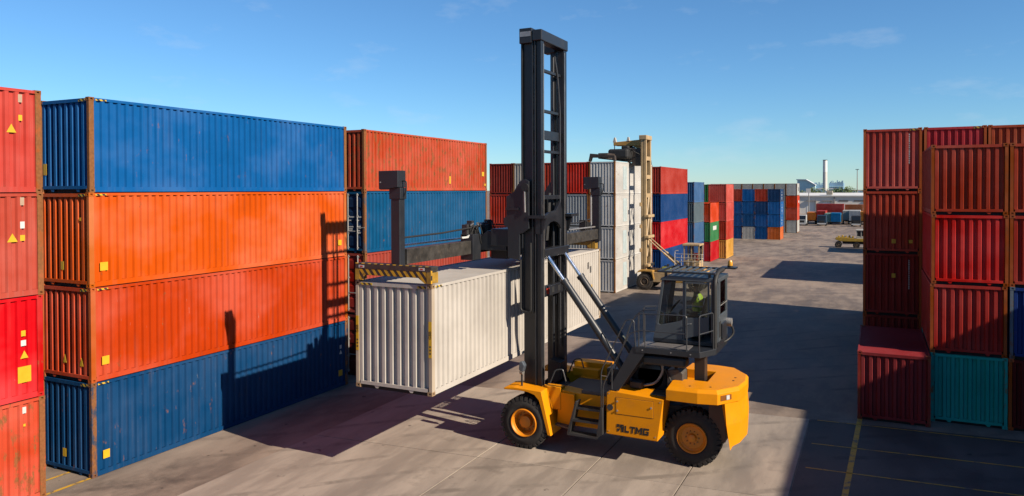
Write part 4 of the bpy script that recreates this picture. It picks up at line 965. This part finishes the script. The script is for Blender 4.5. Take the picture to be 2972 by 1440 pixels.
for y0_, s in ((17.42, -1), (31.45, 1)):
    eb = MB().prism([(-13.72, 6.12), (-13.45, 6.12), (-13.38, 6.28), (-11.45, 6.28), (-11.22, 6.12), (-11.0, 6.12), (-11.0, 6.62), (-13.72, 6.64)], 'y', y0_, y0_+.07)
    ebo = eb.build('end_beam', CHEV if s < 0 else YW, spr, bevel=.008)
    MB().box(-13.70, -11.02, y0_-.006, y0_-.001, 6.47, 6.615).build('end_plate', GREASE, ebo)
    for xa in (-13.715, -11.15): MB().box(xa, xa+.145, y0_-.007, y0_-.0015, 6.13, 6.46).build('worn_corner_plate', YW, ebo)
    MB().prism([(-13.70, 6.45), (-11.02, 6.45), (-11.02, 6.61), (-13.70, 6.63)], 'y', y0_+.07, y0_+.42).build('end_beam_box', GREASE, ebo, bevel=.01)
    for xa in (-13.72, -11.14): MB().box(xa+.002, xa+.138, y0_+.072, y0_+.40, 6.125, 6.44).build('twistlock_box', YW, ebo, bevel=.015)
    for xa in (-13.58, -11.42): MB().box(xa, xa+.2, y0_-.012, y0_-.007, 6.50, 6.58).build('number_plate', WHITE, ebo)
    for xa in (-13.53, -11.37): MB().box(xa, xa+.1, y0_-.016, y0_-.012, 6.52, 6.56).build('plate_print', REDL, ebo)
MB().cyl((-12.2, 17.8, 7.20), (-12.2, 22.2, 7.20), .035, 10).build('extension_rod', CHROME, spr, smooth=True)
MB().tube([(-12.2, 17.8, 7.42), (-12.2, 20.0, 7.44), (-12.2, 21.4, 7.50), (-12.2, 22.6, 7.55)], .03, 8).build('hydraulic_pipe', BLK, spr, smooth=True)
MB().tube([(-11.0, 31.4, 7.14), (-11.0, 28.5, 7.16), (-11.0, 26.6, 7.3)], .035, 8).build('hydraulic_pipe', STEEL, spr, smooth=True)
MB().tube([(-11.1, 31.0, 7.5), (-11.1, 29.5, 7.4), (-11.1, 27.4, 7.44), (-11.1, 26.5, 7.4)], .03, 8).build('hydraulic_pipe', BLK, spr, smooth=True)
rnd = random.Random(3)
for q in range(10):
    yy = 21.8+q*.17; xx = -12.45+rnd.uniform(0, .4); zz = 7.22
    MB().box(xx-.1, xx+.12, yy-.08, yy+.08, zz, zz+rnd.uniform(.2, .6)).build('valve', BLK if q % 3 else WORN, spr, bevel=.015)
for q in range(7):
    yy = 21.9+q*.2
    MB().tube([(-12.2+rnd.uniform(-.2, .2), yy, 7.4), (-12.05, yy+.1, 7.75+rnd.uniform(-.1, .1)), (-11.98, yy+.25, 7.35), (-11.97, yy+.35, 6.95), (-12.0, yy+.6, 6.85)], .02, 6, .15).build('hydraulic_hose', BLK, spr, smooth=True)
for q in range(5): MB().cyl((-12.15+rnd.uniform(-.2, .15), 21.9+q*.25, 7.6), (-12.1, 21.95+q*.25, 7.68), .03, 8).build('fitting', STEEL, spr, smooth=True)
for q in range(4): MB().box(-11.25+rnd.uniform(-.1, .1), -11.0, 30.2+q*.2, 30.3+q*.2, 7.04, 7.3+rnd.uniform(0, .2)).build('valve', BLK, spr, bevel=.01)
MB().prism([(21.0, 7.2), (21.4, 7.2), (21.5, 7.3), (21.35, 7.26), (20.95, 7.26)], 'x', -12.05, -12.0).build('white_bracket', WHITE, spr)

WORNR = basic('worn_bright_rail', (.20, .19, .18), .35, metal=.7, var=.3, scale=2)
for ya in (23.3, 25.21):
    MB().box(-10.155, -10.150, ya-.03, ya+.03, 1.6, 13.7).build('worn_rail_face', WORNR, T)
for yc_ in (23.86, 24.10):
    MB().cyl((-10.75, yc_-.05, 13.62), (-10.75, yc_+.05, 13.62), .20, 20).build('chain_sheave', WORN, T, smooth=True)
for z_ in (13.9, 12.85, 11.45, 10.62, 10.05):
    for yy in (23.55, 25.2): MB().cyl((-10.28, yy, z_), (-10.255, yy, z_), .03, 8).build('bolt', STEEL, T)
for q in range(3): MB().tube([(-10.5, 24.55+q*.07, 8.6), (-10.5, 24.5+q*.07, 8.0), (-10.55, 24.4+q*.07, 6.9)], .022, 6).build('hose_bundle', BLK, T, smooth=True)
T.location.z = .028
# ------------------------------------------------------------------ operator in the cab
def operator():
    r = thing('person', (-5.02, 24.32, 4.32), 'seated person in hi-vis vest and dark cap at the controls in the cab', 'person')
    pts = {'pel': (-5.02, 24.32, 4.44, .15, .17), 'abd': (-4.99, 24.32, 4.62, .13, .16), 'che': (-4.98, 24.32, 4.88, .13, .19), 'nec': (-5.01, 24.32, 5.09, .055, .06), 'hea': (-5.06, 24.32, 5.21, .085, .075), 'top': (-5.07, 24.32, 5.33, .06, .06)}
    ed = [('pel', 'abd'), ('abd', 'che'), ('che', 'nec'), ('nec', 'hea'), ('hea', 'top')]
    for s, n in ((-1, 'l'), (1, 'r')):
        pts.update({'sh'+n: (-4.99, 24.32+s*.20, 4.98, .075, .075), 'el'+n: (-5.16, 24.32+s*.27, 4.72, .052, .052), 'wr'+n: (-5.44, 24.32+s*.16, 4.70, .036, .036), 'ha'+n: (-5.53, 24.32+s*.14, 4.72, .04, .03),
                    'hi'+n: (-5.06, 24.32+s*.10, 4.40, .095, .095), 'kn'+n: (-5.50, 24.32+s*.13, 4.46, .07, .07), 'an'+n: (-5.58, 24.32+s*.13, 4.05, .045, .045), 'to'+n: (-5.74, 24.32+s*.14, 3.97, .045, .035)})
        ed += [('che', 'sh'+n), ('sh'+n, 'el'+n), ('el'+n, 'wr'+n), ('wr'+n, 'ha'+n), ('pel', 'hi'+n), ('hi'+n, 'kn'+n), ('kn'+n, 'an'+n), ('an'+n, 'to'+n)]
    ks = list(pts); me = bpy.data.meshes.new('body')
    me.from_pydata([tuple(Vector(pts[k][:3])-r.location) for k in ks], [(ks.index(a), ks.index(b)) for a, b in ed], [])
    o = link('body', me, r); sm = o.modifiers.new('skin', 'SKIN')
    if not me.skin_vertices:
        bm = bmesh.new(); bm.from_mesh(me); bm.verts.layers.skin.verify(); bm.to_mesh(me); bm.free()
    for i, k in enumerate(ks):
        v = me.skin_vertices[0].data[i]; v.radius = pts[k][3:5]; v.use_root = (k == 'pel')
    sb = o.modifiers.new('sub', 'SUBSURF'); sb.levels = 2; sb.render_levels = 2
    m = bpy.data.materials.new('skin_and_clothes'); m.use_nodes = True; nt = m.node_tree; b = nt.nodes['Principled BSDF']
    t = nt.nodes.new('ShaderNodeTexCoord'); sp = nt.nodes.new('ShaderNodeSeparateXYZ'); nt.links.new(t.outputs['Object'], sp.inputs[0])
    g = nt.nodes.new('ShaderNodeMath'); g.operation = 'GREATER_THAN'; g.inputs[1].default_value = .76; nt.links.new(sp.outputs['Z'], g.inputs[0])
    mi = nt.nodes.new('ShaderNodeMixRGB'); mi.inputs['Color1'].default_value = (.05, .055, .06, 1); mi.inputs['Color2'].default_value = (.38, .2, .13, 1)
    nt.links.new(g.outputs[0], mi.inputs['Fac']); nt.links.new(mi.outputs[0], b.inputs['Base Color']); b.inputs['Roughness'].default_value = .6
    me.materials.append(m)
    # vest following the torso
    vest = MB(); rings = [(4.46, -5.01, .175, .195), (4.62, -4.99, .16, .185), (4.80, -4.98, .165, .205), (4.93, -4.985, .155, .215), (5.03, -5.0, .10, .14)]; n = 18
    for z, x, rx, ry in rings:
        vest.v += [(x+rx*math.cos(2*math.pi*i/n), 24.32+ry*math.sin(2*math.pi*i/n), z) for i in range(n)]
    vest.f += [(j*n+i, j*n+(i+1) % n, (j+1)*n+(i+1) % n, (j+1)*n+i) for j in range(len(rings)-1) for i in range(n)]
    vest.build('hi_vis_vest', basic('hi_vis', (.50, .68, .04), .6, var=.15, scale=8), r, smooth=True)
    band = MB(); 
    for z in (4.60, 4.78): band.lathe([(0, .198), (.05, .200)], (-4.985, 24.32, z), 'z', 18)
    band.build('reflective_band', basic('reflective', (.55, .56, .55), .4), r)
    cap = MB().lathe([(0, .105), (.05, .10), (.10, .07), (.12, .001)], (-5.06, 24.32, 5.27), 'z', 16)
    cap.prism([(-5.13, 24.24), (-5.25, 24.27), (-5.25, 24.37), (-5.13, 24.40)], 'z', 5.27, 5.285)
    cap.build('cap', BLK, r, smooth=True)
    MB().prism([(-5.135, 5.24), (-5.165, 5.20), (-5.135, 5.19)], 'y', 24.305, 24.335).build('nose', basic('skin_plain', (.38, .2, .13), .6), r)
    r.location = r.location+Vector((-.16, 0, .33))
operator()

# ------------------------------------------------------------------ second lift truck (beige) at the white stack
BEI = basic('beige_paint', (.58, .40, .20), .5, var=.18, scale=1.5, dirt=.45)
OCH = basic('ochre_paint', (.60, .32, .06), .5, var=.18, scale=1.5, dirt=.45)
RUSTY = basic('rusty_black', (.045, .03, .022), .6, var=.5, scale=2, dirt=.5)
gz2 = -.40
Q = thing('container_lift_truck', (-16.5, 67.4, gz2), 'beige lift truck with lattice mast reaching over the white stack', 'lift truck')
TY2 = basic('tyre_dusty', (.055, .043, .034), .85, var=.3, scale=4, dirt=.3)
RM2 = basic('rim_dusty', (.12, .08, .05), .7, var=.3)
wheel(-18.78, 65.85, -1, .78, .55, Q, gz2+.76, .22, rimr=.36, mats=(TY2, RM2, RM2)); wheel(-18.78, 69.05, 1, .78, .55, Q, gz2+.76, .22, rimr=.36, mats=(TY2, RM2, RM2))
wheel(-14.2, 66.2, -1, .74, .5, Q, gz2+.74, .12, rimr=.36, mats=(TY2, RM2, RM2)); wheel(-14.2, 68.6, 1, .74, .5, Q, gz2+.74, .12, rimr=.36, mats=(TY2, RM2, RM2))
MB().prism([(-19.3, .9), (-18.9, 1.4), (-17.9, 1.35), (-17.6, .3), (-13.6, .3), (-13.3, 1.2), (-13.6, 1.75), (-15.8, 1.75), (-16.2, 1.3), (-17.5, 1.55)], 'y', 66.45, 68.4).build('body', OCH, Q, bevel=.03)
MB().prism([(-19.55, 1.12), (-19.2, 1.42), (-18.0, 1.42), (-17.85, .6), (-17.95, .6), (-18.1, 1.25), (-18.8, 1.32)], 'y', 65.8, 66.45).build('fender', OCH, Q, bevel=.02)
MB().box(-18.0, -16.4, 65.95, 66.45, .35, 1.25).build('side_tank', BEI, Q, bevel=.04)
MB().box(-17.2, -16.4, 66.0, 66.9, 1.3, 1.75).build('green_box', basic('lime_box', (.35, .36, .05), .6), Q, bevel=.03)
for q in range(6): MB().box(-17.3+q*.25, -17.15+q*.25, 66.3, 66.6, 1.55, 1.75+.12*(q % 3)).build('engine_part', BLK, Q, bevel=.02)
# mast
mx0, mx1, my0, my1 = -19.22, -18.72, 66.3, 68.05
for ya, yb in ((my0, my0+.28), (my1-.28, my1)):
    MB().box(mx0, mx0+.2, ya, yb, .9, 13.65).build('mast_upright', BEI, Q, bevel=.02)
    MB().box(mx0+.25, mx1, ya, yb, .5, 13.6).build('mast_upright', BEI, Q, bevel=.02)
    MB().box(mx0+.19, mx0+.26, ya+.05, yb-.05, .9, 13.55).build('mast_channel', RUSTY, Q)
MB().box(mx0-.15, mx1+.05, my0-.08, my1+.08, 13.3, 13.72).build('mast_head', BEI, Q, bevel=.05)
for z_ in (11.6, 9.9, 8.2): MB().box(mx1-.12, mx1-.02, my0+.28, my1-.28, z_-.18, z_+.18).build('mast_rung', BEI, Q)
for z_ in (6.3, 4.4, 1.8): MB().box(mx1-.15, mx1+.28, my0-.1, my1+.1, z_-.13, z_+.13).build('mast_cross_member', BEI, Q, bevel=.05)
for za, zb in ((6.4, 8.0), (4.5, 6.2), (2.6, 4.3)):
    for s in (-1, 1):
        a = Vector((mx1, (my0+my1)/2+s*.1, zb)); b = Vector((mx1, (my0+my1)/2+s*.6, za))
        MB().tube([a, b], .08, 6).build('lattice_brace', BEI, Q)
MB().box(mx0+.1, mx1-.1, my0+.28, my1-.28, .6, 2.0).build('mast_base', RUSTY, Q)
for z_ in (3.0, 5.2, 7.2): MB().box(mx0-.1, mx0+.05, my0-.12, my0+.1, z_, z_+.35).build('mast_guide', BEI, Q, bevel=.03)
for yy in (66.7, 67.7):
    MB().cyl((-18.6, yy, 4.15), (-17.2, yy, 2.95), .06, 10).build('tilt_rod', BEI, Q, smooth=True); MB().cyl((-17.2, yy, 2.95), (-15.9, yy, 1.85), .10, 12).build('tilt_cylinder', BEI, Q, smooth=True)
# cab
cb = MB().box(-15.35, -13.95, 66.5, 68.2, 1.75, 2.35).build('cab_base', BEI, Q, bevel=.03)
for xx, yy in ((-15.3, 66.55), (-14.0, 66.55), (-15.3, 68.15), (-14.0, 68.15), (-14.65, 66.55)): MB().box(xx-.05, xx+.05, yy-.05, yy+.05, 2.3, 3.7).build('cab_pillar', BEI, cb)
MB().box(-15.45, -13.9, 66.42, 68.28, 3.68, 3.85).build('cab_roof', BEI, cb, bevel=.03)
for x0_, x1_ in ((-15.25, -14.7), (-14.6, -14.05)): MB().box(x0_, x1_, 66.55, 66.565, 2.35, 3.68).build('pane', GLASS, cb)
MB().box(-14.0, -13.99, 66.6, 68.1, 2.35, 3.68).build('pane', GLASS, cb)
MB().box(-14.6, -14.2, 67.0, 67.5, 2.2, 3.0).build('seat', basic('seat_red', (.45, .03, .03), .6), cb, bevel=.05)
RW_ = basic('white_rail', (.6, .55, .48), .5)
for z_ in (2.3, 2.62, 2.95): MB().tube([(-16.1, 66.4, z_), (-15.5, 66.3, z_), (-13.7, 66.3, z_), (-13.6, 66.5, z_)], .025, 6).build('guard_rail', RW_, Q)
for xx in (-16.1, -15.5, -14.9, -14.3, -13.7): MB().tube([(xx, 66.32, 1.75), (xx, 66.32, 2.95)], .025, 6).build('rail_post', RW_, Q)
MB().tube([(-16.1, 66.4, 1.7), (-16.1, 66.4, 3.2), (-15.8, 66.4, 3.25)], .04, 6, .1).build('intake', RW_, Q)
# boom and spreader lying over the top white container
MB().prism([(-21.9, 12.85), (-19.1, 12.75), (-19.1, 13.35), (-21.9, 13.15)], 'y', 66.5, 67.8).build('boom', OCH, Q, bevel=.03)
MB().prism([(-20.2, 12.85), (-19.2, 12.2), (-19.2, 12.85)], 'y', 66.7, 67.6).build('boom_gusset', OCH, Q)
for xx in (-21.8, -20.5):
    MB().tube([(xx, 66.55, 12.95), (xx, 66.55, 11.7)], .05, 6).build('hanger', BLK, Q)
    MB().prism([(xx-.16, 13.15), (xx+.16, 13.15), (xx+.06, 13.6), (xx-.04, 13.6)], 'y', 66.5, 66.8).build('sheave_guard', RW_, Q)
tz = -.36+4*(HC+.004)
sq = MB().box(-22.1, -21.2, 62.8, 74.2, tz+.25, tz+.75).build('spreader', RUSTY, Q, bevel=.03)
for yy in (62.45, 74.0):
    MB().prism([(-22.9, tz+.02), (-22.7, tz+.02), (-22.6, tz+.35), (-20.7, tz+.30), (-20.6, tz+.02), (-20.4, tz+.02), (-20.45, tz+.5), (-22.75, tz+.72)], 'y', yy, yy+.4).build('spreader_end', RUSTY, sq, bevel=.03)
MB().box(-21.9, -20.0, 64.8, 69.6, tz+.30, tz+1.2).build('spreader_head', BLK, sq, bevel=.2)
MB().box(-21.0, -20.3, 66.0, 68.4, tz+1.2, tz+1.55).build('rotator', BLK, sq, bevel=.12)
for q in range(8): MB().tube([(-20.9+q*.12, 65.6, tz+.6), (-20.6+q*.1, 65.5, tz+1.3), (-19.8, 65.9, tz+1.0), (-19.3, 66.4, tz+.7)], .035, 5, .2).build('hose', BLK, sq)
MB().box(-20.1, -19.25, 66.4, 68.0, tz-.3, tz+1.3).build('carriage', RUSTY, Q, bevel=.05)

# ------------------------------------------------------------------ yellow flat-deck yard tractor at the lane's right side
TR = thing('yard_tractor', (-3.5, 140.6, -1.48), 'yellow low-deck yard tractor half hidden behind the right-hand stacks', 'tractor')
YT = basic('tractor_yellow', (.55, .34, .03), .55, var=.2, dirt=.5)
MB().prism([(-6.1, .05), (-5.9, .38), (-4.6, .45), (-3.0, .2), (-1.0, .2), (-1.0, -.3), (-5.2, -.3)], 'y', 139.8, 142.0).build('deck', YT, TR, bevel=.05)
for q in range(5): MB().box(-5.6+q*.55, -5.3+q*.55, 140.0+.2*(q % 2), 141.2, .3, .62+.1*(q % 2)).build('winch', YT, TR, bevel=.05)
for xx in (-5.55, -2.7, -.9):
    for yy, s in ((139.75, -1), (142.0, 1)): wheel(xx, yy, s, .55, .4, TR, -.92, .1, rimr=.25, mats=(TYRE, RM2, RM2))
MB().box(-4.9, -.6, 140.3, 141.5, -.75, -.25).build('frame', BLK, TR)
cbt = MB().box(-2.7, -1.2, 140.0, 141.8, -.2, .6).build('cab', basic('tractor_white', (.62, .58, .5), .5), TR, bevel=.05)
for xx in (-2.65, -1.95, -1.25): MB().box(xx-.06, xx+.06, 139.99, 140.1, .55, 1.6).build('cab_pillar', basic('tractor_white', (.62, .58, .5)), cbt)
MB().box(-2.85, -1.1, 139.9, 141.9, 1.55, 1.75).build('cab_roof', basic('tractor_white', (.62, .58, .5)), cbt, bevel=.04)
MB().box(-2.6, -1.25, 140.05, 141.7, .6, 1.55).build('cab_glass', basic('dark_glass', (.02, .025, .03), .1), cbt)

# ------------------------------------------------------------------ trailers with boxes waiting in front of the warehouse
def trailer(x0, y0, z0, w_, h_, L_, hexc, label, under=True, big=False):
    r = thing('box_trailer', (x0+w_/2, y0, z0), label, 'trailer', 'trailers parked before the warehouse'); zc = z0+1.15
    bm_ = paint(hexc, .4, .2)
    b = MB().box(x0, x0+w_, y0, y0+L_, zc, zc+h_).build('box', bm_, r)
    n = 9
    for q in range(n):
        xx = x0+.08+(w_-.16)*q/(n-1); MB().box(xx-.04, xx+.04, y0-.05, y0-.002, zc+.1, zc+h_-.1).build('rib', bm_, b)
    MB().box(x0+.3, x0+w_-.3, y0+.1, y0+L_-.1, zc-.3, zc-.02).build('chassis', BLK, r)
    for s in (0, 1):
        for yy in (y0+.9, y0+2.2):
            xx = x0+.15 if s == 0 else x0+w_-.15
            MB().lathe([(-.2, .2), (-.2, .45), (-.15, .5), (.15, .5), (.2, .45), (.2, .2), (-.2, .2)], (xx, yy, z0+.5), 'x', 14).build('wheel', TYRE, r, smooth=True)
    MB().box(x0+.1, x0+w_-.1, y0-.1, y0+.0-.06, z0+.45, z0+.6).build('bumper', WHITE if big else GRY, r)
    return r
zt = -1.52
trailer(-17.6, 232, zt, 2.45, 2.3, 9, '#E88A2C', 'orange box trailer beside the far white block')
trailer(-15.0, 232, zt, 2.4, 2.75, 9, '#C8453E', 'red box trailer right of the orange one')
trailer(-12.8, 231.5, zt-.4, 1.7, 2.5, 6, '#9CC8C0', 'small pale teal box trailer between red and blue ones')
trailer(-11.1, 231, zt-.3, 2.55, 2.5, 6.1, '#1E90D0', 'bright blue box trailer in front of the warehouse')
trailer(-8.2, 236, zt, 1.75, 2.8, 9, '#D8D8D0', 'narrow white box trailer right of the blue one', big=True)
trailer(-6.4, 233, zt, 2.9, 2.9, 9, '#D4D8DA', 'large white box trailer under the far light pole', big=True)
trailer(-3.5, 233, zt, 2.4, 2.6, 9, '#D08830', 'amber box trailer at the right end of the trailer line')
for q, (x0, x1, y0, z1, hx, lb) in enumerate(((-16.0, -8.2, 246, 4.2, '#D0504A', 'long red container lying crosswise behind the trailers'), (-8.0, -3.0, 248, 4.0, '#C07A50', 'tan container lying crosswise behind the white trailers'))):
    r = thing('shipping_container', ((x0+x1)/2, y0, zt), lb, 'container')
    b = MB().box(x0, x1, y0, y0+2.44, zt+2.9, z1-.0).build('box', paint(hx, .4, .2), r)
    n = int((x1-x0)/.28)
    for k2 in range(n): MB().box(x0+.1+k2*.28, x0+.22+k2*.28, y0-.04, y0-.001, zt+3.0, z1-.1).build('rib', paint(hx, .4, .2), b)
    MB().box(x0, x1, y0+.01, y0+2.43, zt, zt+2.89).build('lower_box', paint('#9A8A7A', .4, .2), r)

def semi(x0, y0, hexc, label):
    r = thing('parked_truck', (x0+1.2, y0, zt), label, 'truck', 'trucks parked before the warehouse'); m_ = paint(hexc, .3, .1)
    MB().prism([(y0, zt+.6), (y0+2.3, zt+.6), (y0+2.3, zt+3.0), (y0+.4, zt+2.9), (y0, zt+1.7)], 'x', x0, x0+2.4).build('cab', m_, r, bevel=.08)
    MB().add([(x0+.2, y0-.01, zt+1.75), (x0+2.2, y0-.01, zt+1.75), (x0+2.2, y0+.36, zt+2.8), (x0+.2, y0+.36, zt+2.8)], [(0, 1, 2, 3)]).build('windscreen', basic('dark_glass', (.02, .025, .03), .1), r)
    MB().box(x0+.1, x0+2.3, y0-.12, y0-.01, zt+.45, zt+.8).build('bumper', basic('bumper_white', (.7, .7, .68), .5), r)
    MB().box(x0+.5, x0+1.9, y0-.05, y0-.005, zt+.9, zt+1.5).build('grille', BLK, r)
    MB().box(x0+.6, x0+1.8, y0+2.3, y0+6.0, zt+.6, zt+.9).build('frame', BLK, r)
    for xx in (x0+.15, x0+2.25):
        for yy in (y0+.8, y0+4.3, y0+5.4): MB().lathe([(-.17, .2), (-.17, .46), (-.12, .5), (.12, .5), (.17, .46), (.17, .2), (-.17, .2)], (xx, yy, zt+.5), 'x', 14).build('wheel', TYRE, r, smooth=True)
semi(-19.4, 222.5, '#D8DCDC', 'white truck cab parked beside the orange trailer'); semi(-14.3, 223.0, '#34506A', 'dark blue truck cab parked before the red trailer'); semi(-5.6, 222.0, '#3A3A3E', 'charcoal truck cab parked before the large white trailer')
# ------------------------------------------------------------------ warehouse
WWALL = basic('warehouse_wall', (.92, .86, .78), .7, var=.05, scale=.2)
WROOF = basic('warehouse_roof', (.98, .97, .94), .6, var=.05, scale=.2)
WDOOR = basic('warehouse_door', (.98, .95, .9), .6, var=.05, scale=.3)
WS = basic('canopy_grey', (.40, .36, .33), .7)
wx0, wx1, wy = -60.0, 30.0, 330.0
Wh = thing('warehouse', ((wx0+wx1)/2, wy, zt), 'long low white warehouse with loading doors behind the trailers', 'warehouse')
MB().box(wx0, wx1, wy, wy+40, zt, 5.7).build('wall', WWALL, Wh)
MB().prism([(wy-.6, 5.72), (wy+40.6, 5.72), (wy+40.6, 6.1), (wy+20, 7.1), (wy-.6, 6.1)], 'x', wx0-.6, wx1+.6).build('roof', WROOF, Wh)
for x0, x1 in ((-25.3, -21.4), (-19.1, -15.4), (-33.0, -29.2), (-40.0, -36.2), (-3.4, .6), (4.0, 8.0)):
    d_ = MB().box(x0+.2, x1-.4, wy-.06, wy-.002, zt, 3.8).build('loading_door', WDOOR, Wh)
    MB().box(x0, x1+.1, wy-.9, wy-.01, 3.82, 4.1).build('door_canopy', WS, d_)
    MB().box(x1-.36, x1, wy-.5, wy-.01, zt, 3.8).build('door_jamb', WS, d_)
for x0, x1 in ((-13.0, -9.4), (-7.4, -3.8)):
    MB().box(x0, x1, wy-.08, wy-.002, 3.55, 4.2).build('window', basic('louvre_grey', (.24, .21, .19), .6), Wh)
for xx in (-14.6, -28, -45, 2.6): MB().box(xx-.2, xx+.2, wy-.3, wy-.002, zt, 5.68).build('downpipe', WS, Wh)
MB().box(-17.6, -15.2, wy-.2, wy+3, 6.4, 8.0).build('roof_vent', basic('vent_beige', (.5, .45, .36), .6, dirt=.6), Wh, bevel=.2)

# ------------------------------------------------------------------ poles
def pole(x, y, z0, z1, r_, label, head=True):
    t = thing('light_pole', (x, y, z0), label, 'light pole')
    MB().cyl((x, y, z0), (x, y, z1), r_, 10, r_*.6).build('pole', basic('pole_grey', (.32, .30, .28), .6), t, smooth=True)
    if head:
        h_ = MB().box(x-1.4, x+1.4, y-.2, y+.2, z1-.4, z1-.1).build('crossarm', basic('pole_grey', (.32, .30, .28)), t)
        for s in (-1.0, 0, 1.0): MB().box(x+s-.3, x+s+.3, y-.5, y-.2, z1-.5, z1+.1).build('floodlight', GRY, h_)
    return t
pole(-21.0, 285, zt, 8.5, .22, 'pale pole with a box top in front of the warehouse', False)
MB().box(-21.9, -20.4, 284.8, 285.2, 7.4, 8.9).build('sign_box', WHITE, [o for o in bpy.data.objects if o.get('label', '').startswith('pale pole')][0])
pole(-13.0, 700, zt, 25.6, .45, 'tall thin light mast right of the chimney')

# ------------------------------------------------------------------ power plant on the horizon
PB = basic('plant_blue', (.30, .52, .74), .6, var=.2, scale=.1); PA = basic('plant_aqua', (.62, .88, .95), .6, var=.1, scale=.1); PW = basic('plant_white', (.95, .97, .97), .6, var=.08, scale=.1)
ch_ = thing('chimney', (-49.4, 900, zt), 'tall white chimney rising over the blue plant', 'chimney')
MB().cyl((-49.4, 900, zt), (-49.4, 900, 27.7), 2.5, 28, 2.3).build('lower_shaft', basic('chimney_concrete', (.75, .74, .70), .7, var=.06, scale=.2), ch_, smooth=True)
MB().cyl((-49.4, 900, 27.72), (-49.4, 900, 40.6), 2.3, 28, 2.25).build('upper_shaft', basic('chimney_white', (1.0, 1.0, .97), .6, var=.04, scale=.2), ch_, smooth=True)
MB().lathe([(0, 2.26), (0, 2.42), (.7, 2.42), (.7, 1.9), (0, 1.9)], (-49.4, 900, 40.62), 'z', 28).build('rim', GRY, ch_, smooth=True)
pl = thing('power_plant', (-46, 930, zt), 'blue steel power plant around the chimney foot', 'power plant')
MB().box(-46.0, -31.0, 915, 945, zt, 15.5).build('boiler_house', PB, pl)
MB().box(-62.0, -52.4, 915, 945, zt, 13.5).build('boiler_house', PB, pl)
rn = random.Random(5)
for q in range(26):
    xx = -62+q*1.2
    if -53 < xx < -46.5: continue
    zb = 15.5 if xx > -46 else 13.5
    hh = rn.uniform(.6, 3.2); MB().box(xx, xx+rn.uniform(.4, 1.1), 915, 918, zb+.02, zb+hh).build('roof_plant', PB, pl)
for zz in (5.0, 8.0, 11.0): MB().box(-46.2, -30.8, 913.5, 914.9, zz, zz+.5).build('gallery', PA, pl)
MB().prism([(-60, 9.0), (-53, 10.2), (-45, 9.4), (-38, 10.0), (-38, 9.0), (-60, 8.0)], 'y', 905, 912).build('duct', PW, pl)
MB().prism([(-79, zt), (-60, zt), (-60, 13.0), (-70, 18.6), (-79, 19.2)], 'y', 905, 930).build('conveyor_house', PA, pl)
MB().prism([(-80, 18.9), (-70, 18.6), (-59.5, 12.6), (-59.5, 13.6), (-70, 19.8), (-80, 20.0)], 'y', 904, 931).build('conveyor_roof', PW, pl)
MB().box(-75, 30, 880, 884, 4.5, 6.6).build('pipe_bridge', basic('pipe_blue', (.34, .52, .68), .6), pl)
for q in range(14): MB().box(-75+q*8, -74.4+q*8, 881, 883, zt, 4.48).build('bridge_leg', basic('pipe_blue', (.34, .52, .68)), pl)

# ------------------------------------------------------------------ trees beyond the warehouse
def leaf_mat(nm, c):
    return basic(nm, c, .8, var=.35, scale=.6)
LM = [leaf_mat('foliage_a', (.14, .21, .07)), leaf_mat('foliage_b', (.11, .19, .075)), leaf_mat('foliage_c', (.17, .23, .085))]
BARK = basic('bark', (.09, .065, .045), .9)
def tree_proto(seed, mat, h_, rx):
    rr = random.Random(seed); crown = MB()
    lobes = [(rr.uniform(-rx*.6, rx*.6), rr.uniform(-rx*.5, rx*.5), h_*(.45+.4*rr.random()), rx*rr.uniform(.35, .6)) for _ in range(9)]
    for k2 in range(900):
        lx_, ly_, lz_, lr = rr.choice(lobes); d = Vector((rr.gauss(0, 1), rr.gauss(0, 1), rr.gauss(0, 1))).normalized()*lr*(rr.random()**.4)
        c = Vector((lx_, ly_, lz_))+d; s = rr.uniform(.18, .42)
        a = Vector((rr.gauss(0, 1), rr.gauss(0, 1), rr.gauss(0, 1))).normalized(); b = a.orthogonal().normalized(); e = a.cross(b)
        crown.add([c+b*s, c+e*s*.7, c-b*s, c-e*s*.7], [(0, 1, 2, 3)])
    trunk = MB().cyl((0, 0, 0), (0, 0, h_*.6), .28, 8, .12)
    for k2 in range(5):
        lx_, ly_, lz_, lr = lobes[k2]; trunk.cyl((0, 0, h_*.35), (lx_, ly_, lz_), .12, 6, .04)
    return crown.mesh('crown', mat), trunk.mesh('trunk', BARK)
protos = [tree_proto(i, LM[i % 3], 10.5, 4.6) for i in range(3)]
rt = random.Random(11)
for i in range(26):
    cm_, tm_ = protos[i % 3]
    xx = -58+i*3.1+rt.uniform(-.8, .8); yy = 400+rt.uniform(-8, 14); sc = rt.uniform(.78, 1.08)
    posn = ['leftmost', 'second', 'third', 'fourth', 'fifth', 'sixth', 'seventh', 'eighth', 'ninth', 'tenth', 'eleventh', 'twelfth', 'thirteenth', 'fourteenth', 'fifteenth', 'sixteenth', 'seventeenth', 'eighteenth', 'nineteenth', 'twentieth', '21st', '22nd', '23rd', '24th', '25th', 'rightmost'][i]
    t = thing('tree', (xx, yy, zt), 'green tree behind the warehouse roof, %s of the row' % posn, 'tree', 'trees behind the warehouse')
    t.scale = (sc, sc, sc); t.rotation_euler[2] = rt.uniform(0, 6.28)
    link('crown', cm_, t); link('trunk', tm_, t)
